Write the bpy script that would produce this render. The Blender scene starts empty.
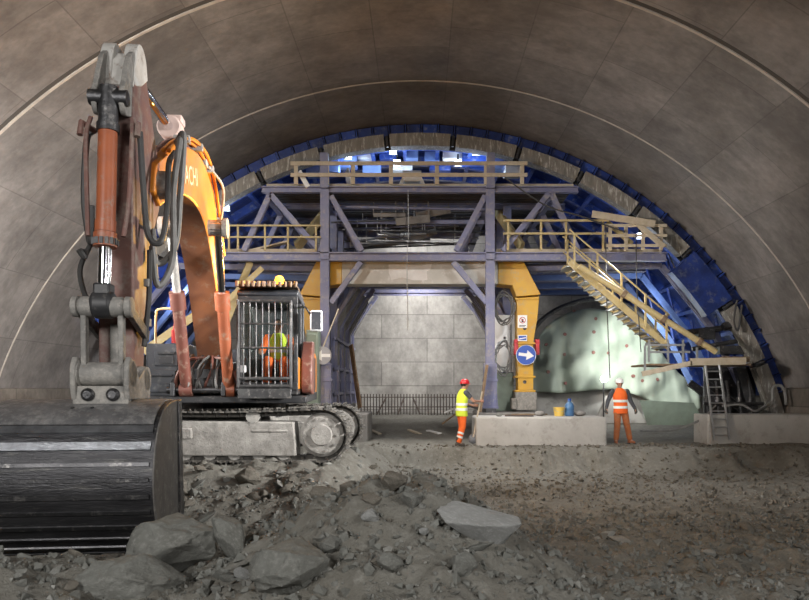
import bpy, bmesh, math, random
from mathutils import Vector, Matrix, noise
import numpy as np
R = math.radians
rnd = random.Random(7)
SC = bpy.context.scene
COL = SC.collection
F = 700.0; VX = 420.0; VY = 388.0; CAMZ = 1.53

def P(px, py, D):
    """world point seen at photo pixel (px, py) at depth D"""
    return Vector(((px - VX) * D / F, D, CAMZ - (py - VY) * D / F))

# ------------------------------------------------------------------ helpers
def root_loc(o):
    while o.parent is not None:
        o = o.parent
    return o.location.copy()

def tag(o, label=None, cat=None, group=None, kind=None):
    if label: o['label'] = label
    if cat: o['category'] = cat
    if group: o['group'] = group
    if kind: o['kind'] = kind
    return o

def thing(name, loc, label, cat, group=None):
    o = bpy.data.objects.new(name, None)
    o.empty_display_size = 0.2
    COL.objects.link(o)
    o.location = loc
    return tag(o, label, cat, group)

def link_mesh(name, me, mat, parent=None, loc=(0, 0, 0), smooth=35):
    if mat is not None:
        me.materials.clear(); me.materials.append(mat)
    if smooth:
        me.polygons.foreach_set('use_smooth', [True] * len(me.polygons))
        me.set_sharp_from_angle(angle=R(smooth))
    o = bpy.data.objects.new(name, me)
    COL.objects.link(o)
    o.location = loc
    if parent is not None: o.parent = parent
    return o

class MB:
    """collects shapes and links them as ONE mesh object"""
    def __init__(s, xf=None):
        s.v = []; s.f = []; s.xf = xf
    def add(s, vs, fs):
        b = len(s.v)
        if s.xf: vs = [s.xf(*p) for p in vs]
        s.v.extend([tuple(p) for p in vs]); s.f.extend([[b + i for i in f] for f in fs])
        return s
    def box(s, c, d, rz=0.0):
        hx, hy, hz = d[0] / 2, d[1] / 2, d[2] / 2
        cs, sn = math.cos(rz), math.sin(rz)
        vs = []
        for z in (-hz, hz):
            for x, y in ((-hx, -hy), (hx, -hy), (hx, hy), (-hx, hy)):
                vs.append((c[0] + x * cs - y * sn, c[1] + x * sn + y * cs, c[2] + z))
        return s.add(vs, [(3, 2, 1, 0), (4, 5, 6, 7), (0, 1, 5, 4), (1, 2, 6, 5), (2, 3, 7, 6), (3, 0, 4, 7)])
    def bb(s, x0, x1, y0, y1, z0, z1):
        return s.box(((x0 + x1) / 2, (y0 + y1) / 2, (z0 + z1) / 2), (abs(x1 - x0), abs(y1 - y0), abs(z1 - z0)))
    def sweep(s, p, q, prof, up=(0, 0, 1)):
        p, q = Vector(p), Vector(q); d = (q - p).normalized(); up = Vector(up)
        if abs(d.dot(up)) > .98: up = Vector((0, 1, 0))
        sd = d.cross(up).normalized(); u = sd.cross(d).normalized()
        n = len(prof)
        vs = [p + sd * x + u * y for x, y in prof] + [q + sd * x + u * y for x, y in prof]
        fs = [[i, (i + 1) % n, n + (i + 1) % n, n + i] for i in range(n)]
        fs += [list(range(n))[::-1], list(range(n, 2 * n))]
        return s.add(vs, fs)
    def bar(s, p, q, w, h, up=(0, 0, 1)):
        return s.sweep(p, q, [(-w / 2, -h / 2), (w / 2, -h / 2), (w / 2, h / 2), (-w / 2, h / 2)], up)
    def ibeam(s, p, q, w, h, up=(0, 0, 1), t=.03):
        a, b = w / 2, h / 2; k = t / 2
        return s.sweep(p, q, [(-a, -b), (a, -b), (a, -b + t), (k, -b + t), (k, b - t), (a, b - t), (a, b), (-a, b), (-a, b - t), (-k, b - t), (-k, -b + t), (-a, -b + t)], up)
    def tube(s, pts, r, n=8, closed=False):
        pts = [Vector(p) for p in pts]; m = len(pts)
        rr = r if isinstance(r, (list, tuple)) else [r] * m
        vs = []; prev = None
        for i, p in enumerate(pts):
            if closed: t = (pts[(i + 1) % m] - pts[i - 1])
            else: t = pts[min(i + 1, m - 1)] - pts[max(i - 1, 0)]
            t.normalize()
            if prev is None:
                u = Vector((0, 0, 1)) if abs(t.z) < .9 else Vector((1, 0, 0))
                u = (u - t * u.dot(t)).normalized()
            else:
                u = (prev - t * prev.dot(t))
                u = u.normalized() if u.length > 1e-6 else t.orthogonal().normalized()
            prev = u; w = t.cross(u)
            for k in range(n):
                a = 2 * math.pi * k / n
                vs.append(p + (u * math.cos(a) + w * math.sin(a)) * rr[i])
        fs = []
        for i in range(m if closed else m - 1):
            for k in range(n):
                fs.append([i * n + k, i * n + (k + 1) % n, ((i + 1) % m) * n + (k + 1) % n, ((i + 1) % m) * n + k])
        if not closed: fs += [list(range(n))[::-1], list(range((m - 1) * n, m * n))]
        return s.add(vs, fs)
    def cyl(s, p, q, r1, r2=None, n=20):
        return s.tube([p, q], [r1, r1 if r2 is None else r2], n)
    def rings(s, p, q, prof, n=20):
        """lathe about the axis p->q: prof = [(t, r)]"""
        p, q = Vector(p), Vector(q); d = q - p
        t = d.normalized(); u = t.orthogonal().normalized(); w = t.cross(u)
        vs = []
        for k, r in prof:
            for i in range(n):
                a = 2 * math.pi * i / n
                vs.append(p + d * k + (u * math.cos(a) + w * math.sin(a)) * r)
        fs = [[i * n + k, i * n + (k + 1) % n, (i + 1) * n + (k + 1) % n, (i + 1) * n + k] for i in range(len(prof) - 1) for k in range(n)]
        fs += [list(range(n))[::-1], list(range((len(prof) - 1) * n, len(prof) * n))]
        return s.add(vs, fs)
    def prism(s, poly, fn):
        """poly of 2-D points; fn(u, v, side) -> 3-D for side 0/1"""
        n = len(poly)
        vs = [fn(u, v, 0) for u, v in poly] + [fn(u, v, 1) for u, v in poly]
        fs = [[i, (i + 1) % n, n + (i + 1) % n, n + i] for i in range(n)] + [list(range(n))[::-1], list(range(n, 2 * n))]
        return s.add(vs, fs)
    def sphere(s, c, r, n=14, m=9, sc=(1, 1, 1)):
        vs = [(c[0], c[1], c[2] + r * sc[2])]
        for j in range(1, m):
            t = math.pi * j / m
            for i in range(n):
                a = 2 * math.pi * i / n
                vs.append((c[0] + r * sc[0] * math.sin(t) * math.cos(a), c[1] + r * sc[1] * math.sin(t) * math.sin(a), c[2] + r * sc[2] * math.cos(t)))
        vs.append((c[0], c[1], c[2] - r * sc[2]))
        fs = [[0, 1 + i, 1 + (i + 1) % n] for i in range(n)]
        for j in range(m - 2):
            for i in range(n):
                fs.append([1 + j * n + i, 1 + (j + 1) * n + i, 1 + (j + 1) * n + (i + 1) % n, 1 + j * n + (i + 1) % n])
        b = 1 + (m - 2) * n
        fs += [[b + i, len(vs) - 1, b + (i + 1) % n] for i in range(n)]
        return s.add(vs, fs)
    def loft(s, rows, close=True, caps=True):
        n = len(rows[0]); vs = [p for r in rows for p in r]; fs = []
        for i in range(len(rows) - 1):
            for k in range(n if close else n - 1):
                fs.append([i * n + k, i * n + (k + 1) % n, (i + 1) * n + (k + 1) % n, (i + 1) * n + k])
        if caps and close: fs += [list(range(n))[::-1], list(range((len(rows) - 1) * n, len(rows) * n))]
        return s.add(vs, fs)
    def mesh(s, name, off=(0, 0, 0)):
        me = bpy.data.meshes.new(name)
        o = Vector(off)
        me.from_pydata([tuple(Vector(p) - o) for p in s.v], [], s.f)
        bm = bmesh.new(); bm.from_mesh(me)
        bmesh.ops.recalc_face_normals(bm, faces=bm.faces)
        bm.to_mesh(me); bm.free()
        return me
    def build(s, name, mat, parent=None, bevel=0, smooth=35, local=False):
        if parent is not None:
            off = Vector((0, 0, 0)) if local else root_loc(parent)
            o = link_mesh(name, s.mesh(name, off), mat, parent, smooth=smooth)
        else:
            xs = [p[0] for p in s.v]; ys = [p[1] for p in s.v]; zs = [p[2] for p in s.v]
            loc = Vector(((min(xs) + max(xs)) / 2, (min(ys) + max(ys)) / 2, min(zs)))
            o = link_mesh(name, s.mesh(name, loc), mat, None, loc, smooth)
        if bevel:
            m = o.modifiers.new('edge', 'BEVEL'); m.width = bevel; m.segments = 2; m.limit_method = 'ANGLE'; m.angle_limit = R(40)
        return o

def bez(pts, k=8):
    """smooth path through points (Catmull-Rom)"""
    pts = [Vector(p) for p in pts]; out = []
    q = [pts[0] * 2 - pts[1]] + pts + [pts[-1] * 2 - pts[-2]]
    for i in range(1, len(q) - 2):
        a, b, c, d = q[i - 1], q[i], q[i + 1], q[i + 2]
        for j in range(k):
            t = j / k
            out.append(.5 * ((2 * b) + (c - a) * t + (2 * a - 5 * b + 4 * c - d) * t * t + (3 * b - a - 3 * c + d) * t ** 3))
    out.append(pts[-1])
    return out

def cp(o, parent=None, off=(0, 0, 0)):
    """copy of one object, sharing mesh data"""
    c = o.copy(); COL.objects.link(c)
    c.location = o.location + Vector(off)
    if parent is not None: c.parent = parent
    return c

# ------------------------------------------------------------------ materials
MATS = {}
def mat(name, c1, c2=None, rough=.7, metal=0.0, scale=3.0, bump=0.0, dust=None, dust_amt=.4, emis=None, estr=0, bscale=None, spec=None, stretch=None):
    if name in MATS: return MATS[name]
    m = bpy.data.materials.new(name); m.use_nodes = True
    nt = m.node_tree; b = nt.nodes['Principled BSDF']
    b.inputs['Roughness'].default_value = rough; b.inputs['Metallic'].default_value = metal
    if spec is not None: b.inputs['Specular IOR Level'].default_value = spec
    def col(c): return (c[0], c[1], c[2], 1)
    b.inputs['Base Color'].default_value = col(c1)
    tc = nt.nodes.new('ShaderNodeTexCoord'); vec = tc.outputs['Object']
    if stretch:
        mp = nt.nodes.new('ShaderNodeMapping'); mp.inputs['Scale'].default_value = stretch
        nt.links.new(vec, mp.inputs['Vector']); vec = mp.outputs['Vector']
    out = None
    def nz(sc, det=6, ro=.6):
        n = nt.nodes.new('ShaderNodeTexNoise'); n.inputs['Scale'].default_value = sc
        n.inputs['Detail'].default_value = det; n.inputs['Roughness'].default_value = ro
        nt.links.new(vec, n.inputs['Vector']); return n
    def ramp(src, a, b_):
        r = nt.nodes.new('ShaderNodeMapRange'); r.inputs['From Min'].default_value = a; r.inputs['From Max'].default_value = b_
        nt.links.new(src, r.inputs['Value']); return r.outputs['Result']
    def mix(f, A, B):
        x = nt.nodes.new('ShaderNodeMix'); x.data_type = 'RGBA'
        nt.links.new(f, x.inputs['Factor'])
        for s, v in ((x.inputs[6], A), (x.inputs[7], B)):
            if isinstance(v, tuple): s.default_value = v
            else: nt.links.new(v, s)
        return x.outputs[2]
    if c2 is not None:
        out = mix(ramp(nz(scale).outputs['Fac'], .35, .65), col(c1), col(c2))
    if dust is not None:
        out = mix(ramp(nz(scale * 2.3, 8, .7).outputs['Fac'], .62 - .3 * dust_amt, .75 - .2 * dust_amt), out if out is not None else col(c1), col(dust))
    if out is not None: nt.links.new(out, b.inputs['Base Color'])
    if bump:
        n = nz(bscale or scale * 6, 8, .65)
        bp = nt.nodes.new('ShaderNodeBump'); bp.inputs['Strength'].default_value = bump; bp.inputs['Distance'].default_value = .03
        nt.links.new(n.outputs['Fac'], bp.inputs['Height']); nt.links.new(bp.outputs['Normal'], b.inputs['Normal'])
    if emis is not None:
        b.inputs['Emission Color'].default_value = col(emis); b.inputs['Emission Strength'].default_value = estr
    MATS[name] = m
    return m

def concrete_panels(name, c1, c2, line, bw, bh, mortar, use_uv=True, bump=.25, stain=None):
    """cast concrete with faint board joints laid in metres of the mesh UV"""
    m = bpy.data.materials.new(name); m.use_nodes = True
    nt = m.node_tree; b = nt.nodes['Principled BSDF']; b.inputs['Roughness'].default_value = .72
    b.inputs['Specular IOR Level'].default_value = .35
    tc = nt.nodes.new('ShaderNodeTexCoord')
    uv = tc.outputs['UV'] if use_uv else tc.outputs['Object']
    br = nt.nodes.new('ShaderNodeTexBrick'); nt.links.new(uv, br.inputs['Vector'])
    br.inputs['Scale'].default_value = 1; br.inputs['Mortar Size'].default_value = mortar
    br.inputs['Brick Width'].default_value = bw; br.inputs['Row Height'].default_value = bh
    br.inputs['Color1'].default_value = (.87, .87, .87, 1); br.inputs['Color2'].default_value = (1.10, 1.10, 1.10, 1)
    br.inputs['Mortar'].default_value = (line, line, line, 1); br.offset = .37
    def nz(sc, st=(1, 1, 1), det=8):
        mp = nt.nodes.new('ShaderNodeMapping'); mp.inputs['Scale'].default_value = st
        nt.links.new(uv, mp.inputs['Vector'])
        n = nt.nodes.new('ShaderNodeTexNoise'); n.inputs['Scale'].default_value = sc; n.inputs['Detail'].default_value = det
        n.inputs['Roughness'].default_value = .65; nt.links.new(mp.outputs['Vector'], n.inputs['Vector']); return n.outputs['Fac']
    def rng(src, a, b_, lo=0, hi=1):
        r = nt.nodes.new('ShaderNodeMapRange')
        for k, v in (('From Min', a), ('From Max', b_), ('To Min', lo), ('To Max', hi)): r.inputs[k].default_value = v
        nt.links.new(src, r.inputs['Value']); return r.outputs['Result']
    x = nt.nodes.new('ShaderNodeMix'); x.data_type = 'RGBA'
    x.inputs[6].default_value = (*c1, 1); x.inputs[7].default_value = (*c2, 1)
    nt.links.new(rng(nz(.35), .35, .65), x.inputs['Factor'])
    prev = x.outputs[2]
    for src in (rng(nz(1.1, (1, .8, 1)), .3, .7, .66, 1.28), rng(nz(7, (1, .7, 1)), .3, .7, .84, 1.14)):
        y = nt.nodes.new('ShaderNodeMix'); y.data_type = 'RGBA'; y.blend_type = 'MULTIPLY'; y.inputs['Factor'].default_value = 1
        nt.links.new(prev, y.inputs[6]); nt.links.new(src, y.inputs[7]); prev = y.outputs[2]
    y = nt.nodes.new('ShaderNodeMix'); y.data_type = 'RGBA'; y.blend_type = 'MULTIPLY'; y.inputs['Factor'].default_value = 1
    nt.links.new(prev, y.inputs[6]); nt.links.new(br.outputs['Color'], y.inputs[7]); prev = y.outputs[2]
    if stain:
        z = nt.nodes.new('ShaderNodeMix'); z.data_type = 'RGBA'; z.inputs[7].default_value = (*stain, 1)
        nt.links.new(rng(nz(.9, (1.2, .6, 1)), .54, .68, 0, .7), z.inputs['Factor']); nt.links.new(prev, z.inputs[6]); prev = z.outputs[2]
    nt.links.new(prev, b.inputs['Base Color'])
    bp = nt.nodes.new('ShaderNodeBump'); bp.inputs['Strength'].default_value = bump; bp.inputs['Distance'].default_value = .02
    nt.links.new(nz(9), bp.inputs['Height']); nt.links.new(bp.outputs['Normal'], b.inputs['Normal'])
    return m

DUST = (.30, .28, .25)
ORANGE = mat('worn orange paint', (.44, .125, .03), (.36, .09, .025), .45, 0, 2.5, .08, (.22, .16, .11), .35)
BOOM_ORANGE = mat('boom orange paint', (.62, .22, .02), (.50, .15, .02), .42, 0, 1.6, .06, (.30, .17, .08), .25)
BROWN = mat('dusty red brown paint', (.21, .105, .085), (.15, .085, .075), .6, 0, 2.2, .1, (.25, .21, .18), .45)
REDBARREL = mat('orange cylinder paint', (.42, .12, .045), (.30, .085, .04), .42, 0, 3, .05, (.3, .2, .15), .3)
DULLRED = mat('dull red cylinder paint', (.155, .052, .036), (.12, .044, .033), .5, 0, 3, .05, (.3, .22, .17), .3)
CHROME = mat('chrome rod', (.75, .75, .77), rough=.12, metal=1)
STEEL = mat('worn dark steel', (.07, .07, .074), (.11, .11, .115), .42, .85, 4, .25, (.30, .29, .28), .25)
BUCKET = mat('scraped bucket steel', (.035, .035, .038), (.075, .075, .08), .40, .7, 3.0, .3, (.15, .148, .14), .2, stretch=(.5, 3, 3))
BUCKETLIP = mat('polished wear strip', (.48, .50, .54), (.26, .27, .29), .34, .9, 5, .15)
DUSTSTEEL = mat('dusty grey steel', (.20, .195, .185), (.30, .29, .27), .7, .2, 5, .3, (.38, .36, .33), .5)
BLACK = mat('black painted steel', (.022, .023, .026), (.04, .04, .042), .5, .1, 4, .08, (.16, .15, .14), .2)
DARKBODY = mat('dark grey body panel', (.022, .025, .033), (.036, .039, .046), .45, 0, 3, .05, (.10, .098, .095), .25)
RUBBER = mat('hose rubber', (.03, .03, .032), (.06, .058, .055), .55, 0, 4, .05)
GREYHOSE = mat('dusty hose', (.20, .195, .19), (.13, .13, .125), .6, 0, 6)
TRACKM = mat('muddy track steel', (.06, .058, .055), (.13, .12, .105), .7, .4, 6, .4, (.28, .26, .23), .35)
TRACKFRAME = mat('mud caked pale frame', (.36, .345, .32), (.20, .19, .175), .85, 0, 4, .5, (.10, .095, .09), .2)
BLUEPAINT = mat('blue formwork paint', (.016, .040, .20), (.010, .022, .10), .45, .1, 2.5, .1, (.10, .11, .16), .25)
BLUEBRIGHT = mat('light blue formwork paint', (.03, .075, .34), (.018, .045, .21), .42, .1, 2.5, .08, (.2, .22, .28), .3)
PURPLE = mat('faded blue violet paint', (.145, .155, .27), (.20, .20, .28), .55, .1, 2.2, .1, (.30, .28, .27), .32)
GREYFACE = mat('concrete splashed plate', (.22, .205, .18), (.14, .13, .115), .8, 0, 2.2, .3, (.50, .49, .46), .3, stretch=(3, 3, .6))
YELLOW = mat('yellow crane paint', (.62, .36, .035), (.55, .30, .04), .5, 0, 2, .08, (.45, .32, .14), .3)
WHITEBEAM = mat('pale grey beam', (.58, .56, .53), (.48, .46, .42), .7, 0, 1.4, .1, (.70, .68, .66), .3)
TIMBER = mat('raw timber', (.50, .43, .33), (.40, .34, .25), .8, 0, 5, .2, (.45, .40, .33), .3)
DARKTIMBER = mat('stained timber', (.22, .15, .09), (.15, .10, .065), .85, 0, 5, .2, (.3, .26, .2), .3)
YTIMBER = mat('yellow rail paint', (.46, .36, .16), (.38, .30, .15), .6, 0, 5, .1, (.45, .40, .30), .35)
GALV = mat('galvanised steel', (.42, .43, .44), (.33, .34, .35), .4, .6, 6, .05, DUST, .25)
CONCRETE = mat('pale cast concrete', (.46, .45, .43), (.38, .37, .35), .85, 0, 1.5, .3, (.30, .285, .26), .3)
OLDCONC = mat('dirty concrete', (.26, .25, .235), (.19, .18, .17), .85, 0, 1.5, .35, (.14, .13, .12), .3)
MEMBRANE = mat('green white membrane', (.29, .345, .285), (.37, .42, .35), .6, 0, .9, .15)
DISC = mat('membrane fixing disc', (.17, .10, .08), (.25, .10, .09), .6)
WHITE = mat('white enamel', (.72, .73, .74), (.62, .62, .62), .45, 0, 4)
SIGNBLUE = mat('traffic sign blue', (.02, .08, .42), rough=.35)
SIGNWHITE = mat('traffic sign white', (.78, .78, .78), rough=.4)
SIGNGREY = mat('dusty sign face', (.36, .36, .39), (.30, .30, .33), .5, 0, 4)
SIGNRED = mat('notice red', (.5, .03, .03), rough=.5)
SIGNBLACK = mat('notice black', (.03, .03, .03), rough=.5)
VISYEL = mat('fluorescent yellow cloth', (.72, .88, .06), (.62, .78, .05), .75, 0, 8, .15)
VISORA = mat('fluorescent orange cloth', (.90, .16, .02), (.80, .12, .015), .75, 0, 8, .15)
TROUSER = mat('dull orange trousers', (.42, .13, .04), (.33, .10, .035), .8, 0, 6, .15, (.25, .17, .1), .3)
REFLECT = mat('reflective tape', (.78, .80, .78), rough=.4)
DARKCLOTH = mat('dark grey sleeve', (.075, .085, .10), (.05, .055, .065), .85, 0, 8, .15)
REDHELM = mat('red helmet shell', (.60, .02, .03), rough=.3)
WHITEHELM = mat('white helmet shell', (.80, .80, .80), rough=.3)
SKIN = mat('skin', (.46, .25, .17), (.42, .22, .15), .55, 0, 8)
HAIR = mat('dark hair', (.02, .015, .012), rough=.6)
BOOT = mat('work boot leather', (.05, .04, .033), (.09, .075, .06), .7, 0, 8, .1)
GLOVE = mat('work glove', (.10, .10, .09), (.06, .06, .055), .8, 0, 8)
PLYEL = mat('yellow plastic', (.70, .48, .08), (.6, .42, .1), .5, 0, 4)
PLBLUE = mat('blue plastic', (.06, .16, .32), (.05, .12, .25), .3)
REBAR = mat('rusty rebar', (.10, .075, .06), (.06, .05, .045), .7, .3, 8)
BULB = mat('lamp lens', (1, 1, 1), rough=.3, emis=(.86, .93, 1), estr=30)
BLUEBULB = mat('blue white lamp lens', (1, 1, 1), rough=.3, emis=(.65, .80, 1), estr=22)
AMBER = mat('amber beacon lens', (1, .5, .05), rough=.2, emis=(1, .46, .03), estr=4.5)
GREENP = mat('grey green cover panel', (.20, .25, .20), (.16, .19, .155), .6, 0, 3)
REDP = mat('red plastic', (.50, .04, .05), rough=.5)
def glass():
    m = bpy.data.materials.new('cab glass'); m.use_nodes = True
    nt = m.node_tree; nt.nodes.clear()
    o = nt.nodes.new('ShaderNodeOutputMaterial'); t = nt.nodes.new('ShaderNodeBsdfTransparent'); g = nt.nodes.new('ShaderNodeBsdfGlossy')
    t.inputs['Color'].default_value = (.82, .86, .85, 1); g.inputs['Roughness'].default_value = .08
    x = nt.nodes.new('ShaderNodeMixShader'); x.inputs['Fac'].default_value = .07
    nt.links.new(t.outputs[0], x.inputs[1]); nt.links.new(g.outputs[0], x.inputs[2]); nt.links.new(x.outputs[0], o.inputs['Surface'])
    return m
GLASS = glass()

# ------------------------------------------------------------------ camera
cam = bpy.data.cameras.new('camera'); co = bpy.data.objects.new('camera', cam); COL.objects.link(co)
co.location = (0, 0, CAMZ); co.rotation_euler = (R(90), 0, 0)
cam.sensor_fit = 'HORIZONTAL'; cam.sensor_width = 36; cam.lens = F / 809 * 36
cam.shift_x = -(VX - 404.5) / 809; cam.shift_y = (VY - 300) / 809
cam.clip_end = 200
SC.camera = co

# ------------------------------------------------------------------ ground height
def sst(a, b, x):
    t = min(1, max(0, (x - a) / (b - a))); return t * t * (3 - 2 * t)
def fbm(x, y, s, o=4, seed=0):
    return noise.fractal(Vector((x * s + seed, y * s - seed, seed * .37)), .9, 2.1, o, noise_basis='PERLIN_ORIGINAL')
def height(x, y, fine=True):
    yy = y + .5 * fbm(x, y, .5, 3, 3)
    plat = sst(16.7, 17.7, yy + .35 * fbm(x, y, 1.6, 3, 21))
    z = -.45 * (1 - plat)
    z += .42 * sst(21, 29, y)
    z += .45 * (1 - sst(5.1, 7.2, y))
    pad = (1 - sst(-1.5, -.2, x + .25 * fbm(x, y, .8, 2, 9))) * sst(8.3, 10.9, yy) * (1 - sst(15, 18, y))
    z = z * (1 - pad) + .31 * pad
    sy = 1.75 if y < 6.3 else 1.15
    sx = 1.25 if x < -.25 else 1.3
    z += .88 * math.exp(-(((x + .25) / sx) ** 2 + ((y - 6.3) / sy) ** 2) ** 1.5)
    z += .30 * math.exp(-((x + 2.9) / 1.0) ** 2 - ((y - 4.7) / .9) ** 2)
    rough = .35 + .65 * max(1 - sst(8, 11, y), pad * 1.0, .45 * sst(16, 16.8, y) * (1 - sst(17.6, 18.6, y)))
    z += .10 * rough * fbm(x, y, .9, 4, 1)
    if fine:
        z += .09 * rough * fbm(x, y, 3.0, 5, 5)
        t = noise.noise(Vector((x * 7, y * 7, 2.2)))
        z += .05 * rough * abs(t)
    return z

_OG = {}
def on_ground(px, py):
    """ground point under a photo pixel"""
    D = 2.5
    while D < 30:
        p = P(px, py, D)
        if p.z <= height(p.x, p.y, False): return p
        D += .02
    return p
# ------------------------------------------------------------------ setting
RT = 11.52; CZ = CAMZ - .3125 * RT
FRONT = 21.0
VAULT = concrete_panels('vault concrete', (.182, .168, .159), (.120, .111, .106), .72, 2.445, 1.72, .013, stain=(.098, .09, .085))
WALLC = concrete_panels('end wall concrete', (.40, .385, .36), (.30, .29, .27), .62, 3.2, 1.05, .02)
KICK = concrete_panels('stained kicker concrete', (.20, .175, .15), (.13, .115, .10), .6, 4.9, 3, .02, stain=(.06, .045, .035))

def uv_grid(name, rows, uvs, m, kind='structure', smooth=True):
    """rows of points -> grid mesh with given per-point UVs"""
    n = len(rows[0]); me = bpy.data.meshes.new(name)
    vs = [tuple(p) for r in rows for p in r]; uu = [u for r in uvs for u in r]
    fs = [(i * n + k, i * n + k + 1, (i + 1) * n + k + 1, (i + 1) * n + k) for i in range(len(rows) - 1) for k in range(n - 1)]
    me.from_pydata(vs, [], fs)
    ul = me.uv_layers.new(name='UVMap')
    for l in me.loops: ul.data[l.index].uv = uu[l.vertex_index]
    me.polygons.foreach_set('use_smooth', [smooth] * len(me.polygons))
    me.materials.append(m)
    o = bpy.data.objects.new(name, me); COL.objects.link(o)
    if kind: o['kind'] = kind
    return o
AMAX = math.acos((CAMZ - CZ) / RT)
def arc(r, a, y): return Vector((r * math.sin(a), y, CZ + r * math.cos(a)))
# vault in cast rings, each its own 4.89 m long; outer shell gives it thickness
RINGY = [-11.3, -6.41, -1.52, 3.37, 8.26, 13.15, 18.04, FRONT]
rows, uvs = [], []
for y in np.linspace(-11.3, FRONT, 60):
    rows.append([arc(RT, a, y) for a in np.linspace(-AMAX, AMAX, 97)])
    uvs.append([(y + 40, a * RT + 40.6) for a in np.linspace(-AMAX, AMAX, 97)])
uv_grid('ceiling', rows, uvs, VAULT)
AL = R(61)   # the lower flank keeps its lining beside the formwork
A_ = np.linspace(-AMAX, -AL, 14)
uv_grid('wall_flank', [[arc(RT, a, y) for a in A_] for y in np.linspace(FRONT, 31, 12)], [[(y + 40, a * RT + 40.6) for a in A_] for y in np.linspace(FRONT, 31, 12)], VAULT)
JOINT = mat('joint grout fin', (.42, .38, .33), (.30, .27, .24), .8, 0, 3)
GROOVE = mat('joint groove', (.05, .045, .04), rough=.9)
for i, y in enumerate(RINGY[3:-1]):
    b = MB(); A = np.linspace(-AMAX, AMAX, 97)
    ins = .02 if i != 2 else .03
    w = .035 if i != 2 else .05
    b.loft([[arc(RT + .02, a, y - w), arc(RT - ins, a, y - w), arc(RT - ins, a, y + w * .2), arc(RT + .02, a, y + w * .2)] for a in A])
    tag(b.build('trim_%d' % (i + 1), JOINT), kind='structure')
    if i in (1, 2):
        b = MB(); b.loft([[arc(RT + .02, a, y - w - .10), arc(RT - .008, a, y - w - .10), arc(RT - .008, a, y - w - .002), arc(RT + .02, a, y - w - .002)] for a in A])
        tag(b.build('trim_%d' % (i + 10), GROOVE), kind='structure')
XW = RT * math.sin(AMAX)
for s, nm in ((-1, 'wall_left'), (1, 'wall_right')):
    rows = []; uvs = []
    for y in np.linspace(-11.3, 31, 40):
        col = [(s * (XW - .0), y, CAMZ), (s * (XW - .10), y, CAMZ - .015), (s * (XW - .10), y, .4), (s * (XW - .10), y, -1.0)]
        rows.append(col); uvs.append([(y + 40, p[2] + 20) for p in col])
    uv_grid(nm, rows, uvs, KICK, smooth=False)
# lining of the stretch still inside the formwork and the end wall
ROCK = mat('sprayed rock lining', (.07, .068, .064), (.045, .043, .04), .9, 0, 1.2, .6)
rows = [[arc(RT + .25 + .08 * fbm(a * 8, y, .7), a, y) for a in np.linspace(-1.75, 1.75, 70)] for y in np.linspace(FRONT, 31.2, 12)]
uv_grid('wall_rear', rows, [[(0, 0)] * 70] * 12, ROCK)
b = [arc(RT + .5, a, 31) for a in np.linspace(-1.8, 1.8, 60)]
me = bpy.data.meshes.new('wall_back'); vs = [tuple(p) for p in b] + [(p.x, 31.4, p.z) for p in b]
me.from_pydata(vs, [], [list(range(60)), list(range(119, 59, -1))] + [(i, i + 1, 60 + i + 1, 60 + i) for i in range(59)])
ul = me.uv_layers.new(name='UVMap')
for l in me.loops:
    v = me.vertices[l.vertex_index].co; ul.data[l.index].uv = (v.x + 20.9, v.z + 20.42)
me.materials.append(WALLC)
o = bpy.data.objects.new('wall_back', me); COL.objects.link(o); o['kind'] = 'structure'
# front face of vault ring behind stop end (thickness)
# ------------------------------------------------------------------ floor
def soil(name, c1, c2, c3, bump=.8):
    m = bpy.data.materials.new(name); m.use_nodes = True
    nt = m.node_tree; b = nt.nodes['Principled BSDF']; b.inputs['Roughness'].default_value = .92; b.inputs['Specular IOR Level'].default_value = .25
    tc = nt.nodes.new('ShaderNodeTexCoord')
    def nz(s, d=8):
        n = nt.nodes.new('ShaderNodeTexNoise'); n.inputs['Scale'].default_value = s; n.inputs['Detail'].default_value = d; n.inputs['Roughness'].default_value = .68
        nt.links.new(tc.outputs['Object'], n.inputs['Vector']); return n.outputs['Fac']
    def rg(src, a, b_):
        r = nt.nodes.new('ShaderNodeMapRange'); r.inputs['From Min'].default_value = a; r.inputs['From Max'].default_value = b_
        nt.links.new(src, r.inputs['Value']); return r.outputs['Result']
    x = nt.nodes.new('ShaderNodeMix'); x.data_type = 'RGBA'; x.inputs[6].default_value = (*c1, 1); x.inputs[7].default_value = (*c2, 1)
    nt.links.new(rg(nz(.8), .35, .65), x.inputs['Factor'])
    y = nt.nodes.new('ShaderNodeMix'); y.data_type = 'RGBA'; y.inputs[7].default_value = (*c3, 1)
    nt.links.new(x.outputs[2], y.inputs[6]); nt.links.new(rg(nz(9), .5, .72), y.inputs['Factor'])
    nt.links.new(y.outputs[2], b.inputs['Base Color'])
    bp = nt.nodes.new('ShaderNodeBump'); bp.inputs['Strength'].default_value = bump; bp.inputs['Distance'].default_value = .04
    nt.links.new(nz(22), bp.inputs['Height']); nt.links.new(bp.outputs['Normal'], b.inputs['Normal'])
    return m
SOIL = soil('tunnel spoil', (.195, .19, .168), (.14, .132, .112), (.25, .245, .222))
STONE = soil('grey green stone', (.18, .185, .17), (.135, .135, .122), (.24, .24, .225), .5)
STONEB = soil('brown grey stone', (.17, .155, .13), (.12, .11, .092), (.22, .205, .18), .5)
PALESTONE = soil('pale stone', (.33, .335, .33), (.26, .265, .255), (.40, .405, .40), .6)
PALER = soil('light grey stone', (.27, .27, .25), (.20, .20, .185), (.33, .33, .31), .5)
ys = [1.6]
while ys[-1] < 31.2: ys.append(ys[-1] + max(.03, .006 * ys[-1] if ys[-1] < 12 else .0085 * ys[-1]))
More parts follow.
